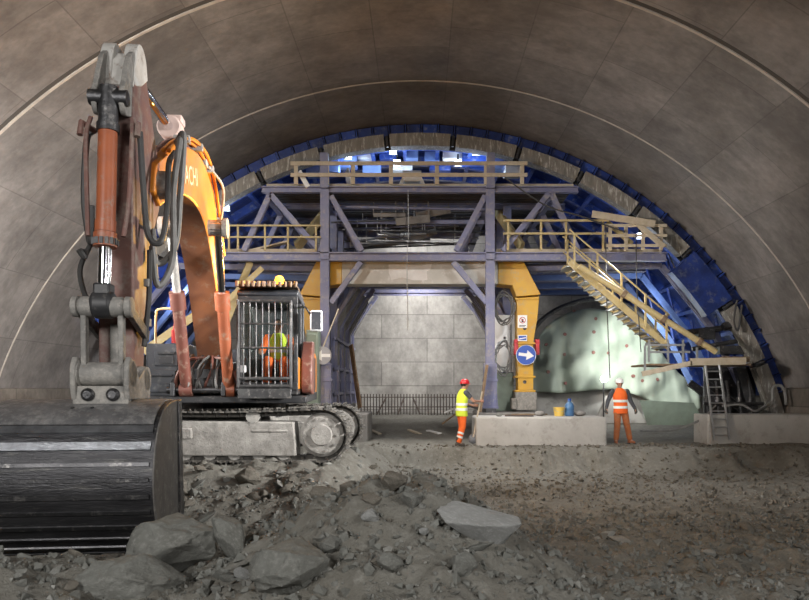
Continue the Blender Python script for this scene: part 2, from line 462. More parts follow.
xs = list(np.arange(-11.0, -4.6, .12)) + list(np.arange(-4.6, 4.6, .04)) + list(np.arange(4.6, 11.05, .09))
me = bpy.data.meshes.new('floor'); n = len(xs)
me.from_pydata([(x, y, height(x, y)) for y in ys for x in xs], [], [(i * n + k, i * n + k + 1, (i + 1) * n + k + 1, (i + 1) * n + k) for i in range(len(ys) - 1) for k in range(n - 1)])
me.polygons.foreach_set('use_smooth', [True] * len(me.polygons)); me.materials.append(SOIL)
o = bpy.data.objects.new('floor', me); COL.objects.link(o); o['kind'] = 'structure'

# ------------------------------------------------------------------ rocks
def rock_mesh(name, seed, n=16, sub=2, amp=.06, flat=(1, 1, 1), m=STONE):
    r = random.Random(seed); bm = bmesh.new()
    for _ in range(n):
        v = Vector((r.gauss(0, 1), r.gauss(0, 1), r.gauss(0, 1))).normalized() * r.uniform(.8, 1.0)
        bm.verts.new((v.x * flat[0], v.y * flat[1], v.z * flat[2]))
    h = bmesh.ops.convex_hull(bm, input=bm.verts)
    bmesh.ops.delete(bm, geom=list({g for g in h['geom_interior'] + h['geom_unused'] if isinstance(g, bmesh.types.BMVert)}), context='VERTS')
    if sub:
        bmesh.ops.bevel(bm, geom=list(bm.edges), offset=.06, segments=1, affect='EDGES', profile=.5, clamp_overlap=True)
        bmesh.ops.triangulate(bm, faces=bm.faces)
        for _ in range(sub): bmesh.ops.subdivide_edges(bm, edges=bm.edges, cuts=1, use_grid_fill=True)
        bmesh.ops.triangulate(bm, faces=bm.faces)
        bm.normal_update()
        for v in bm.verts:
            d = noise.fractal(v.co * 1.7 + Vector((seed, 0, 0)), .9, 2, 4, noise_basis='PERLIN_ORIGINAL')
            v.co += v.normal * d * amp + v.co * .05 * noise.noise(v.co * 6 + Vector((0, seed, 0)))
    me = bpy.data.meshes.new(name); bm.to_mesh(me); bm.free()
    me.materials.append(m)
    me.polygons.foreach_set('use_smooth', [True] * len(me.polygons)); me.set_sharp_from_angle(angle=R(38))
    return me
def big_rock(name, px, py, w, size, seed, label, m=STONE, rot=(0, 0, 0), n=18, sub=3, amp=.08, sink=.3):
    """rock whose lower edge shows at photo pixel (px, py); w: its width in pixels; size: width, depth, height ratios"""
    me = rock_mesh(name, seed, n, sub, amp, (1, 1, 1), m)
    o = bpy.data.objects.new(name, me); COL.objects.link(o)
    g = on_ground(px, py); W = w * g.y / F; sx, sy, sz = (W * r for r in size)
    g.y += sy * .35; g.x *= (g.y / (g.y - sy * .35)); g.z = height(g.x, g.y, False)
    o.location = g + Vector((0, 0, sz * (.5 - sink))); o.scale = (sx / 2 / .95, sy / 2, sz / 2); o.rotation_euler = [R(a) for a in rot]
    return tag(o, label, 'rock')
big_rock('boulder', 170, 581, 108, (1, .8, .78), 11, 'large rounded grey boulder lying in front of the excavator bucket', STONE, (0, -6, 10), 26, sink=.12)
big_rock('boulder', 231, 562, 44, (.85, 1.4, 1.65), 6, 'upright broken rock leaning beside the large rounded boulder', STONE, (14, -24, 15), 14, sink=.15)
big_rock('boulder', 130, 606, 120, (1, .8, .55), 23, 'low earth covered boulder below the large rounded boulder at the picture edge', STONE, (0, 5, 30), 24)
big_rock('boulder', 290, 606, 105, (1, .9, .62), 31, 'half buried greenish boulder at the foot of the spoil heap', STONE, (5, 0, 50), 24)
big_rock('rock_slab', 482, 556, 102, (1.05, .5, .62), 46, 'pale flat faced broken slab on the far flank of the spoil heap', PALESTONE, (22, 22, -8), 13, 3, .03, .24)
big_rock('rock', 370, 530, 22, (1, .9, .8), 3, 'single white rounded stone on the face of the spoil heap', PALESTONE, (0, 20, 0), sink=.1)
big_rock('rock', 243, 583, 26, (1, .6, .6), 8, 'small pale elongated stone beside the half buried greenish boulder', PALESTONE, (0, 25, 0), sink=.15)
big_rock('rock', 395, 494, 34, (1, .8, .7), 9, 'flat buff rock on the crest of the spoil heap', STONEB, (0, 0, 20), sink=.2)
big_rock('rock', 412, 512, 28, (1, .8, .8), 13, 'dark squarish rock just below the crest of the spoil heap', STONE, (0, 20, 40), sink=.2)
big_rock('rock', 248, 486, 30, (1, .9, .8), 15, 'brown angular rock at the bottom of the slope below the tracks', STONEB, (10, 20, 40), sink=.2)
big_rock('rock', 424, 538, 11, (1, .8, .8), 17, 'tiny bright white stone beneath the pale slab', PALESTONE, sink=.1)
big_rock('rock', 330, 558, 26, (1, .9, .8), 18, 'light grey angular stone in the middle of the heap face', STONE, sink=.25)
big_rock('rock', 388, 580, 40, (1, .9, .7), 19, 'broad grey stone low on the heap face below the white rounded stone', STONE, (0, 10, 60), sink=.25)
big_rock('rock', 462, 580, 36, (1, .9, .8), 20, 'dark blocky rock on the heap below the pale slab', STONE, (10, 10, 20), sink=.25)
big_rock('rock', 30, 560, 30, (1, .9, .8), 21, 'roundish stone under the dark belly of the bucket near the picture edge', STONE, (10, 10, 20), sink=.25)
protos = [rock_mesh('stone', 100 + i, 11 + i % 5, 1, .07, (1, rnd.uniform(.65, 1), rnd.uniform(.5, .85)), (STONE, STONEB, STONE, STONEB, PALER)[i % 5]) for i in range(14)]
def scatter(n, x0, x1, y0, y1, s0, s1, label, group, name='stone', pr=None, bury=.25, ok=None):
    k = 0
    while k < n:
        x, y = rnd.uniform(x0, x1), rnd.uniform(y0, y1)
        if ok and not ok(x, y): continue
        s = s0 * (s1 / s0) ** (rnd.random() ** 2.2)
        o = bpy.data.objects.new(name, rnd.choice(pr or protos)); COL.objects.link(o)
        o.location = (x, y, height(x, y) + s * (.42 - bury)); o.scale = (s, s * rnd.uniform(.7, 1.1), s * rnd.uniform(.6, .95))
        o.rotation_euler = (rnd.uniform(-.5, .5), rnd.uniform(-.5, .5), rnd.uniform(0, 6.3))
        tag(o, label, 'stone', group); k += 1
heap = lambda x, y: math.exp(-((x + .4) / 1.25) ** 2 - ((y - 6.0) / 1.4) ** 2) > .3
scatter(105, -1.7, 1.2, 4.5, 7.0, .03, .13, 'loose grey-green stone lying on the spoil heap', 'loose stones on the spoil heap', ok=heap)
scatter(75, -3.4, -.9, 7.9, 10.8, .06, .24, 'loose brown-grey rock on the slope below the excavator tracks', 'rocks on the slope below the tracks')
scatter(28, -1.6, .3, 9.2, 14.5, .05, .2, 'loose brown-grey rock on the slope below the excavator tracks', 'rocks on the slope below the tracks')
scatter(30, -3.4, -1.2, 4.3, 6.4, .03, .13, 'loose stone on the low ground in front of the bucket', 'stones in front of the bucket')
scatter(70, .7, 5.2, 5.2, 10.5, .04, .17, 'loose dark stone in the rubble on the open ground by the heap', 'stones in the open rubble', ok=lambda x, y: x < y * .56)
def gravel(name, label, n, area, s0, s1, seed, m):
    r = np.random.default_rng(seed); V = []; Fc = []; b = 0
    base = []
    for k in range(10):
        me = rock_mesh('tmp', 500 + k, 8, 0)
        base.append((np.array([v.co[:] for v in me.vertices]), [list(p.vertices) for p in me.polygons])); bpy.data.meshes.remove(me)
    i = 0
    while i < n:
        x, y = r.uniform(area[0], area[1]), area[2] * (area[3] / area[2]) ** r.random()
        if abs(x) > y * .62 + .3: continue
        if y > 10 and y < 16.5 and x < -.9: continue
        i += 1
        s = s0 * (s1 / s0) ** (r.random() ** 2)
        v, f = base[int(r.integers(10))]
        a = r.uniform(0, 6.3); c, sn = math.cos(a), math.sin(a)
        w = v * s * r.uniform(.6, 1.1, 3); w = np.stack([w[:, 0] * c - w[:, 1] * sn, w[:, 0] * sn + w[:, 1] * c, w[:, 2]], 1)
        w += (x, y, height(x, y) + s * .2)
        V.append(w); Fc += [[b + q for q in p] for p in f]; b += len(v)
    me = bpy.data.meshes.new(name); me.from_pydata(np.concatenate(V).tolist(), [], Fc); me.materials.append(m)
    o = bpy.data.objects.new(name, me); COL.objects.link(o)
    return tag(o, label, 'gravel', kind='stuff')
gravel('gravel', 'small broken gravel strewn over the excavated ground in front', 12000, (-4, 6, 3.8, 11.0), .010, .065, 1, STONE)
gravel('pebbles', 'lighter pebbles sprinkled through the spoil and rubble', 2600, (-4, 7, 3.8, 17.0), .010, .05, 5, PALER)
gravel('rubble', 'crumbled earth clods along the bank and road behind the heap', 6000, (-2, 10, 9, 19), .015, .085, 2, STONEB)
# ------------------------------------------------------------------ arch formwork
LIGHTBLUE = mat('pale blue enamel', (.19, .29, .58), (.13, .21, .47), .45, 0, 3)
fw = thing('arch_formwork', (0, FRONT, CZ), 'blue steel tunnel lining formwork arch closing the far end of the vault', 'formwork')
A0 = R(72)
# curved skin
b = MB(); A = np.linspace(-AL, A0, 73)
b.loft([[arc(11.40, a, FRONT + .2), arc(11.40, a, 30.2), arc(11.36, a, 30.2), arc(11.36, a, FRONT + .2)] for a in A])
b.build('skin', BLUEPAINT, fw)
# stop end panels round the front edge
np_ = 54
AS = AL + .01; AE = A0
for i in range(np_):
    a0 = -AS + (AS + AE) * i / np_; a1 = -AS + (AS + AE) * (i + 1) / np_; g = .0035
    b = MB(); b.loft([[arc(11.50, a, FRONT - .02), arc(11.17, a, FRONT - .02), arc(11.17, a, FRONT + .16), arc(11.50, a, FRONT + .16)] for a in (a0 + g, (a0 + a1) / 2, a1 - g)])
    # stiffener fin on the panel edge
    for ra, rb in ((11.47, 11.2),):
        p, q = arc(ra, a1, FRONT - .09), arc(rb, a1, FRONT - .09); b.bar(p, q, .03, .16, (0, 1, 0))
    b.build('stop_end_panel', BLUEPAINT if i % 5 else BLUEBRIGHT, fw)
# splashed face plates with slots between them
nf = 15; AF = R(77)
for i in range(nf):
    a0 = -AF + 2 * AF * i / nf; a1 = -AF + 2 * AF * (i + 1) / nf; g = .008
    am = (a0 + a1) / 2
    if am < -AL: continue
    wide = R(42) < am < R(60)
    rin = 10.25 if wide else 10.78
    b = MB(); b.loft([[arc(11.16, a, FRONT - .28), arc(rin, a, FRONT - .28), arc(rin, a, FRONT + .1), arc(11.16, a, FRONT + .1)] for a in np.linspace(a0 + g, a1 - g, 5)])
    b.build('face_plate', BLUEPAINT if wide else GREYFACE, fw)
    b = MB(); q = arc(10.97, a1, FRONT - .3); p = arc(11.2, a1, FRONT - .3)
    b.tube([arc(10.8, a1, FRONT - .22), arc(11.12, a1, FRONT - .22)], .05, 8)
    b.build('screw_jack', BLACK, fw)
b = MB(); b.loft([[arc(11.39, a, FRONT + .17), arc(10.82, a, FRONT + .17), arc(10.82, a, FRONT + .19), arc(11.39, a, FRONT + .19)] for a in np.linspace(-AL, A0, 60)]); b.build('light_block_ring', BLACK, fw)  # ring added behind the slots to block light leaking onto the vault
# circular ribs and the longitudinal beams of the skin
for y in (22.0, 23.6, 25.2, 26.8, 28.4):
    b = MB(); b.loft([[arc(11.36, a, y - .1), arc(11.1, a, y - .1), arc(11.1, a, y + .1), arc(11.36, a, y + .1)] for a in np.linspace(-AL, A0, 49)])
    b.build('rib', BLUEBRIGHT, fw)
for i in range(26):
    a = -AL + (AL + A0) * i / 25
    b = MB(); b.bar(arc(11.22, a, FRONT + .2), arc(11.22, a, 30), .12, .26, arc(1, a, 0) - Vector((0, 0, CZ)))
    b.build('skin_stiffener', BLUEBRIGHT, fw)
# straight sided inner frames that carry the skin at the flanks
for j, y in enumerate((21.5, 23.4, 25.3, 27.2)):
    for s in (-1, 1):
        k = MB()
        pts = [Vector((s * 2.9, y, 5.18)), Vector((s * 7.4, y, 5.28)), Vector((s * 9.0, y, 3.3)), Vector((s * 9.85, y, 1.6))]
        for p, q in zip(pts, pts[1:]): k.ibeam(p, q, .16, .17, (0, 1, 0))
        k.build('flank_frame', PURPLE if j == 0 else LIGHTBLUE, fw)
        k = MB()
        for t, (ra, a) in ((.25, (10.8, R(44))), (.7, (10.8, R(50)))):
            p = pts[1].lerp(pts[2], t); q = arc(ra, s * a, y); k.tube([p, q], .05, 8)
        for t, a in ((.3, R(57)), (.9, R(63))):
            p = pts[2].lerp(pts[3], t); q = arc(10.8, s * a, y); k.tube([p, q], .05, 8)
        k.build('flank_strut', BLUEBRIGHT, fw)
# hanging foot section under the work platform: dark spindles and pipes
for s in (-1, 1):
    if s < 0: continue
    for y in (21.3, 22.6):
        k = MB(); k.ibeam((s * 8.7, y, 1.7), (s * 10.0, y, .75), .16, .22)
        k.build('foot_beam', BLACK, fw)
        k = MB(); k.bar((s * 10.2, y, .5), (s * 9.7, y, 2.2), .3, .25, (0, 1, 0)); k.build('foot_post', BLACK, fw)
    for i in range(5):
        x = s * (8.75 + i * .33)
        k = MB(); k.tube([(x, 21.2, .62), (x - s * .12, 21.2, 1.75)], .05, 8); k.cyl((x, 21.2, .5), (x, 21.2, .66), .1, .07, 10); k.cyl((x - s * .06, 21.2, 1.1), (x - s * .07, 21.2, 1.25), .085, None, 10)
        k.build('spindle', STEEL if i % 2 else BLACK, fw)
    k = MB(); k.tube([(s * 8.5, 21.0, 1.06), (s * 10.3, 21.0, 1.06)], .055, 8); k.build('cross_pipe', STEEL, fw)
    k = MB(); k.bb(s * 8.9, s * 10.5, 21.9, 22.0, .35, 2.2); k.build('foot_panel', BLACK, fw)
    k = MB(); k.bb(s * 9.0, s * 10.2, 21.0, 21.4, 2.55, 2.8); k.bb(s * 8.4, s * 8.9, 21.1, 21.5, 3.0, 3.3); k.tube([(s * 8.0, 21.2, 3.2), (s * 9.7, 21.2, 3.4)], .09, 8)
    k.tube([(s * 8.2, 21.1, 2.7), (s * 9.6, 21.1, 2.95)], .07, 8); k.cyl((s * 9.1, 21.0, 3.35), (s * 9.5, 21.0, 3.5), .13, None, 10)
    k.build('hydraulic_unit', BLACK, fw)
# brackets and boxes in the lit crown
for i, (px, py, w, h, D) in enumerate([(346, 160, .7, .5, 22.6), (366, 154, .5, .45, 22.9), (388, 156, .55, .35, 23.2), (412, 153, .4, .5, 22.8), (432, 157, .5, .4, 23.2), (452, 155, .6, .4, 22.7), (474, 158, .8, .42, 22.6), (332, 168, .5, .4, 22.3), (496, 165, .5, .4, 22.3), (402, 168, .7, .3, 23.4), (440, 168, .7, .3, 23.4), (372, 170, .6, .35, 23.2), (315, 172, .5, .3, 22.2), (512, 172, .5, .3, 22.2)]):
    p = P(px, py, D); k = MB(); k.box(p, (w, .5, h)); k.bar(p + Vector((-w / 2, 0, h / 2)), p + Vector((-w / 2, 0, h / 2 + .6)), .07, .07); k.bar(p + Vector((w / 2, 0, h / 2)), p + Vector((w / 2, 0, h / 2 + .6)), .07, .07)
    k.build('crown_bracket', (LIGHTBLUE, WHITE, BLUEBRIGHT, LIGHTBLUE)[i % 4], fw, .02)

# ------------------------------------------------------------------ gantry
XL, XR = -2.78, 2.05
FD = [20.5, 22.4, 24.3, 26.2, 28.1]
gy = thing('formwork_gantry', ((XL + XR) / 2, 20.5, .75), 'blue violet steel gantry of portal frames carrying decks under the formwork arch', 'gantry')
def X(px, D=20.5): return (px - VX) * D / F
def Z(py, D=20.5): return CAMZ - (py - VY) * D / F
ZB, ZT = Z(257), Z(190)
base = {}
def member(name, key, fn):
    """front frame members are meshes; the frames behind are copies of them"""
    k = MB(); fn(k); o = k.build(name, PURPLE, gy, .006)
    base.setdefault('all', []).append(o)
for x in (XL, XR):
    member('leg', x, lambda k: k.ibeam((x, 20.5, 1.0), (x, 20.5, ZT), .26, .24, (0, 1, 0), .04))
    member('leg_base', x, lambda k: (k.bb(x - .23, x + .23, 20.28, 20.72, .93, 1.0), k.bb(x - .19, x + .19, 20.34, 20.66, 1.0, 2.25), k.bb(x - .22, x + .22, 20.32, 20.68, 1.72, 1.8), k.bar((x - .2, 20.5, 1.0), (x - .16, 20.5, 1.5), .03, .4), k.bar((x + .2, 20.5, 1.0), (x + .16, 20.5, 1.5), .03, .4)))
member('bottom_chord', 0, lambda k: k.ibeam((X(222), 20.5, ZB), (X(666), 20.5, ZB), .24, .25, t=.04))
member('top_chord', 0, lambda k: k.ibeam((X(262), 20.5, ZT), (X(578), 20.5, ZT), .2, .18, t=.035))
for a, c in (((270, 195), (244, 251)), ((271, 195), (320, 251)), ((331, 196), (362, 251)), ((485, 196), (456, 251)), ((549, 193), (503, 251)), ((551, 193), (578, 251)), ((361, 262), (331, 303)), ((453, 262), (487, 303))):
    member('brace', 0, lambda k: k.ibeam((X(a[0]), 20.5, Z(a[1])), (X(c[0]), 20.5, Z(c[1])), .16, .15, (0, 1, 0), .03))
for y in FD[1:]:
    for j, o in enumerate(base['all']):
        if j == 5 and y > 28: continue
        cp(o, gy, (.73 if j in (2, 3, 13) else 0, y - 20.5, 0))
for x in (X(268), XL, XR, X(552)):
    k = MB(); k.ibeam((x, 20.4, ZT - .2), (x, 28.4, ZT - .2), .16, .2); k.build('longitudinal_beam', PURPLE, gy)
for x in (XL, XR):
    k = MB(); k.ibeam((x, 20.4, ZB + .25), (x, 28.4, ZB + .25), .18, .24); k.build('longitudinal_beam', PURPLE, gy)
for x in (XL, XR):
    k = MB(); k.bar((x, 20.35, 8.35), (x, 20.35, ZT), .24, .2, (0, 1, 0)); k.build('deck_post', PURPLE, gy, .01)
    k = MB(); k.bar((x, 20.2, .87), (x, 28.6, .87), .3, .14); k.build('rail_beam', STEEL, gy)
# tie rods and bracing below the upper deck
for i in range(10):
    y = 21.4 + i * .5; k = MB(); z = ZT - .25 - .12 * (i % 4)
    if i % 3 == 0: k.tube([(XL, y, z), (XR, y, z - .1)], .035, 6)
    elif i % 3 == 1: k.tube([(XL, y, z - .25), (XR, y + .7, z + .1)], .03, 6)
    else: k.bar((XL, y, z), (XR, y, z), .07, .12)
    k.build('tie_rod', STEEL if i % 2 else PURPLE, gy)
for i in range(16):
    q = random.Random(40 + i); y = q.uniform(21.6, 26); x0 = q.uniform(XL + .3, 0); x1 = x0 + q.uniform(.8, 2.6); z0 = q.uniform(6.3, 7.15); z1 = z0 + q.uniform(-.3, .3)
    k = MB()
    if i % 3: k.tube([(x0, y, z0), (x1, y + q.uniform(-.6, .6), z1)], .035, 6)
    else: k.bar((x0, y, z0), (x1, y, z1), .06, q.uniform(.12, .26))
    k.bar((x0, y, z0), (x0, y, ZT), .03, .03); k.bar((x1 - .05, y, z1), (x1 - .05, y, ZT), .03, .03)
    k.build('hanging_brace', GALV if i % 3 else OLDCONC, gy)
# panelled sides of the drive-through
for s, x in ((-1, XL), (1, XR + .73)):
    for j in range(11):
        y = 22.2 + j * .6
        k = MB(); k.bar((x + s * -.02, y, 1.02), (x + s * -.02, y, 3.55), .14, .12, (0, 1, 0)); k.bar((x - s * .02, y, 3.55), (x - s * .75, y, 4.85), .12, .12, (0, 1, 0))
        k.build('side_post', PURPLE if j % 3 == 0 else OLDCONC, gy, .01)
    k = MB(); k.bb(x + s * .06, x + s * .1, 22.0, 28.4, 1.02, 3.5); k.build('side_sheet', OLDCONC, gy)
    for z in (1.35, 2.15, 3.1):
        k = MB(); k.bar((x - s * .12, 22.0, z), (x - s * .12, 28.4, z), .08, .1); k.build('waler', PURPLE, gy, .01)

# ------------------------------------------------------------------ decks and rails
DECKT = mat('shade dark deck boards', (.06, .05, .042), (.04, .034, .03), .85, 0, 4, .2)  # shade below the deck put into the board colour
def deck(name, label, x0, x1, y0, y1, z, m=DECKT, along='x'):
    t = thing(name, ((x0 + x1) / 2, y0, z), label, 'walkway')
    k = MB(); y = y0
    while y < y1:
        k.bb(x0, x1, y, min(y + .22, y1), z, z + .05); y += .30
    k.build('deck_boards', m, t)
    k = MB(); k.bb(x0, x1, y0 - .06, y0 - .01, z - .02, z + .14); k.build('toe_board', TIMBER, t, .006)
    return t
deck('upper_deck', 'upper timber deck on top of the gantry truss', X(265), X(575), 20.75, 26.4, ZT + .1)
deck('side_deck', 'lower timber side deck of the gantry behind the excavator boom', X(224), XL - .2, 20.75, 22.3, ZB + .14)
deck('side_deck', 'lower timber side deck of the gantry above the yellow staircase', XR + .2, X(664), 20.75, 22.3, ZB + .14)
def rails(name, label, posts, levels, z0, D, m, mp=None, slope=None, w=.10):
    t = thing(name, P(posts[0], 388, D) * 1.0, label, 'guard rail')
    t.location.z = z0
    for px in posts:
        x = X(px, D); k = MB(); k.bar((x, D, z0), (x, D, Z(levels[0], D) + .05), w * 1.05, .07, (0, 1, 0)); k.build('post', mp or m, t, .006)
    for py in levels:
        k = MB(); k.bar((X(posts[0], D) - .15, D - .06, Z(py, D)), (X(posts[-1], D) + .15, D - .06, Z(py, D)), .035, w); k.build('rail', m, t, .005)
    return t
rails('guard_rail', 'timber guard rail along the front of the upper deck', (296, 327, 353, 391, 437, 486, 522), (164, 175.5), ZT + .1, 20.3, TIMBER, w=.11)
rails('guard_rail', 'yellow guard rail on the side deck behind the boom', (229, 238, 265, 288, 316), (226, 237.5), ZB + .15, 20.3, YTIMBER, w=.05)
rails('guard_rail', 'yellow guard rail on the side deck beside the gantry leg, above the blue arrow sign', (508, 541, 566, 603), (221, 234), ZB + .15, 20.3, YTIMBER, w=.06)
rails('guard_rail', 'timber guard rail at the outer end of the side deck by the blue arch', (610, 626, 643, 661), (226, 236, 246), ZB + .15, 20.3, TIMBER, w=.09)
def plank(name, label, p, q, w, t_, m, cat='plank', up=(0, 0, 1), group=None):
    k = MB(); k.bar(p, q, w, t_, up); return tag(k.build(name, m, None, .006), label, cat, group)
plank('plank', 'sloping timber plank over the end of the outer guard rail', P(592, 214, 20.15), P(655, 224, 20.15), .2, .05, TIMBER, up=(0, 1, 0))
plank('plank', 'timber plank slanting down at the end of the side deck by the blue arch', P(632, 219, 20.2), P(664, 247, 20.2), .05, .16, TIMBER)
plank('plank', 'yellow plank crossing behind the outer guard rail', P(607, 222, 20.5), P(632, 244, 20.5), .05, .15, YTIMBER)
plank('plank', 'long pale plank lying on the side deck behind the boom', P(250, 251, 20.9), P(288, 242, 20.9), .25, .05, TIMBER)
plank('plank', 'yellow inclined beam inside the gantry beside its left leg', P(297, 247, 21.2), P(331, 205, 23), .12, .28, YTIMBER)
plank('plank', 'yellow inclined beam inside the gantry beside its right leg', P(522, 247, 21.2), P(492, 205, 23), .12, .28, YTIMBER)
plank('white_plank', 'short white plank leaning upright at the end of the upper deck', P(299, 171, 20.4), P(308, 187, 20.4), .04, .14, WHITE)
plank('white_plank', 'second white plank leaning on the upper deck, next to the leg', P(347, 170, 21.2), P(350, 188, 21.0), .05, .25, WHITE)
plank('timber_strut', 'long pale timber strut slanting behind the excavator handrail', P(143, 352, 20), P(208, 306, 20.6), .12, .22, YTIMBER)
plank('timber_strut', 'upper timber strut slanting behind the boom foot', P(226, 322, 20.6), P(250, 262, 21), .1, .2, YTIMBER)
plank('timber_strut', 'thin timber strut crossing beside the excavator cab roof', P(228, 300, 20.3), P(262, 268, 20.7), .1, .16, YTIMBER)
# white machine on the upper deck
t = thing('pump_unit', P(412, 186, 21), 'white painted pump unit standing in the middle of the upper deck', 'pump')
c = P(412, 186, 21); c.z = ZT + .15
k = MB(); k.box(c + Vector((0, .2, .35)), (.5, .5, .22)); k.build('body', WHITE, t, .04)
k = MB(); k.cyl(c + Vector((-.28, .2, .52)), c + Vector((.28, .2, .52)), .12, None, 14); k.build('motor', WHITE, t)
for sx in (-1, 1):
    for sy in (0, .4):
        k = MB(); k.bar(c + Vector((sx * .42, sy, 0)), c + Vector((sx * .2, sy, .45)), .09, .09, (0, 1, 0)); k.build('leg', WHITE, t, .01)

# ------------------------------------------------------------------ yellow portal frame
D = 21.35
pf = thing('portal_crane', (0, D, .9), 'yellow box section portal frame with a pale cross beam inside the gantry', 'portal frame')
def prism_y(k, pts, y0, y1): return k.prism(pts, lambda u, v, s: (u, y1 if s else y0, v))
def pz(px, py): return (X(px, D), Z(py, D))
k = MB(); prism_y(k, [pz(343, 263), pz(497, 263), pz(497, 285.5), pz(343, 285.5)], D - .3, D + .3); k.build('cross_beam', WHITEBEAM, pf, .015)  # cross beam coloured paler than the yellow knees and legs
k = MB(); q = random.Random(3); prism_y(k, [pz(390 + 40 * u + q.uniform(-2, 2), 274 + 8 * v + q.uniform(-1.5, 1.5)) for u, v in ((0, -1), (.2, -1.1), (.4, -.8), (.6, -1), (.8, -.7), (1, -1.1), (.97, -.3), (.9, 0), (.92, .8), (.6, .9), (.3, .8), (.02, .9), (0, .2))], D - .312, D - .29); k.build('plaster_patch', mat('white plaster splash', (.78, .76, .74), (.66, .64, .62), .9, 0, 3, .3), pf)
mir = lambda px: 840 - px
for f, nm in ((lambda p: p, 'r'), (mir, 'l')):
    k = MB(); prism_y(k, [pz(f(x), y) for x, y in ((497, 262), (521.5, 262), (539, 296), (515, 298), (511, 287), (497, 285.5))], D - .32, D + .32); k.build('knee', YELLOW, pf, .015)
    k = MB(); prism_y(k, [pz(f(x), y) for x, y in ((515.5, 299), (538, 297.5), (536, 320), (532, 342), (532, 390), (517, 390), (516, 342))], D - .25, D + .25)
    for y0 in (299, 343, 376, 390): prism_y(k, [pz(f(x), y) for x, y in ((514, y0), (537 if y0 < 330 else 534, y0), (537 if y0 < 330 else 534, y0 + 2), (514, y0 + 2))], D - .3, D + .3)
    k.build('leg', YELLOW, pf, .01)
    for y0 in (329, 382):
        k = MB(); p = P(f(523.5), y0, D); k.cyl((p.x, D - .262, p.z), (p.x, D - .24, p.z), .055, None, 14); k.build('pin_hole', BLACK, pf)
    k = MB(); prism_y(k, [pz(f(x), y) for x, y in ((514, 392), (535, 392), (535, 410), (514, 410))], D - .35, D + .3); k.bb(X(f(510), D), X(f(515), D), D - .4, D, Z(409, D), Z(398, D)); k.build('foot', DUSTSTEEL, pf, .02)
# signs and notices fixed on the legs
def disc(k, c, r, t=.02, n=32): k.cyl((c[0], c[1], c[2]), (c[0], c[1] - t, c[2]), r, None, n)
def arrow(k, c, s, y, d=1, tilt=0):
    pts = [(-.62, .13), (.05, .13), (.05, .42), (.66, 0), (.05, -.42), (.05, -.13), (-.62, -.13)]
    ct, st = math.cos(tilt), math.sin(tilt)
    pts = [(c[0] + s * d * (u * ct - v * st), c[2] + s * (u * st + v * ct)) for u, v in pts]
    k.prism(pts, lambda u, v, q: (u, y - .004 * q, v))
c = P(526, 355, D - .42)
sg = thing('arrow_sign', c, 'round blue traffic sign with a white arrow on the yellow portal leg', 'sign')
k = MB(); disc(k, c, .30); k.build('disc', SIGNBLUE, sg)
k = MB(); arrow(k, c, .36, c.y - .021, 1, R(-8)); k.build('arrow', SIGNWHITE, sg)
k = MB(); k.tube([(c.x + .295 * math.cos(a), c.y - .021, c.z + .295 * math.sin(a)) for a in np.linspace(0, 2 * math.pi, 33)[:-1]], .008, 5, True); k.build('rim', SIGNWHITE, sg)
k = MB(); k.bb(c.x - .12, c.x + .12, c.y, D - .25, c.z - .03, c.z + .03); k.build('bracket', GALV, sg)
c = P(322.5, 355.5, 20.1)
sg = thing('arrow_sign', c, 'dusty grey round sign with a white arrow hung on the left gantry leg', 'sign')
k = MB(); disc(k, c, .26); k.build('disc', SIGNGREY, sg)
k = MB(); arrow(k, c, .36, c.y - .021, -1); k.build('arrow', SIGNWHITE, sg)
k = MB(); k.tube([(c.x, c.y, c.z + .2), (c.x + .45, 20.2, c.z + 1.35)], .02, 6); k.build('hanging_strap', TIMBER, sg)
k = MB(); k.bb(c.x - .06, c.x + .06, c.y, 20.36, c.z - .06, c.z + .06); k.build('bracket', GALV, sg)
c = P(522.5, 321.5, D - .3)
sg = thing('notice_plate', c, 'white prohibition notice plate above the pin hole on the yellow portal leg', 'sign')
k = MB(); k.bb(c.x - .14, c.x + .14, c.y, c.y + .06, c.z - .19, c.z + .19); k.build('plate', SIGNWHITE, sg)
k = MB(); k.tube([(c.x + .085 * math.cos(a), c.y - .003, c.z + .04 + .085 * math.sin(a)) for a in np.linspace(0, 2 * math.pi, 25)[:-1]], .011, 5, True); k.bar((c.x - .06, c.y - .003, c.z + .1), (c.x + .06, c.y - .003, c.z - .02), .006, .02); k.build('prohibition_ring', SIGNRED, sg)
k = MB(); k.bb(c.x - .03, c.x + .03, c.y - .002, c.y, c.z - .02, c.z + .08); k.bb(c.x - .1, c.x + .1, c.y - .002, c.y, c.z - .13, c.z - .11); k.bb(c.x - .1, c.x + .07, c.y - .002, c.y, c.z - .16, c.z - .145); k.build('pictogram', SIGNBLACK, sg)
c = P(522.5, 338, D - .3)
sg = thing('notice_plate', c, 'small blue and white notice plate below the pin hole on the yellow portal leg', 'sign')
k = MB(); k.bb(c.x - .14, c.x + .14, c.y, c.y + .06, c.z - .09, c.z + .09); k.build('plate', SIGNWHITE, sg)
k = MB(); k.bb(c.x - .115, c.x + .115, c.y - .003, c.y, c.z - .065, c.z + .065); k.build('field', SIGNBLUE, sg)
k = MB(); k.bar((c.x - .1, c.y - .004, c.z - .03), (c.x + .1, c.y - .004, c.z + .01), .004, .03); k.build('stripe', SIGNWHITE, sg)
for px, lab in ((515, 'red plastic holder on the inner side of the yellow portal leg'), (536, 'red plastic holder on the outer side of the yellow portal leg')):
    p = P(px, 347, D); k = MB(); k.bb(p.x - .06, p.x + .06, D - .3, D - .1, p.z - .25, p.z + .22); k.bb(p.x - .07, p.x + .07, D - .31, D - .1, p.z + .1, p.z + .13); tag(k.build('holder', REDP, None, .02), lab, 'holder')
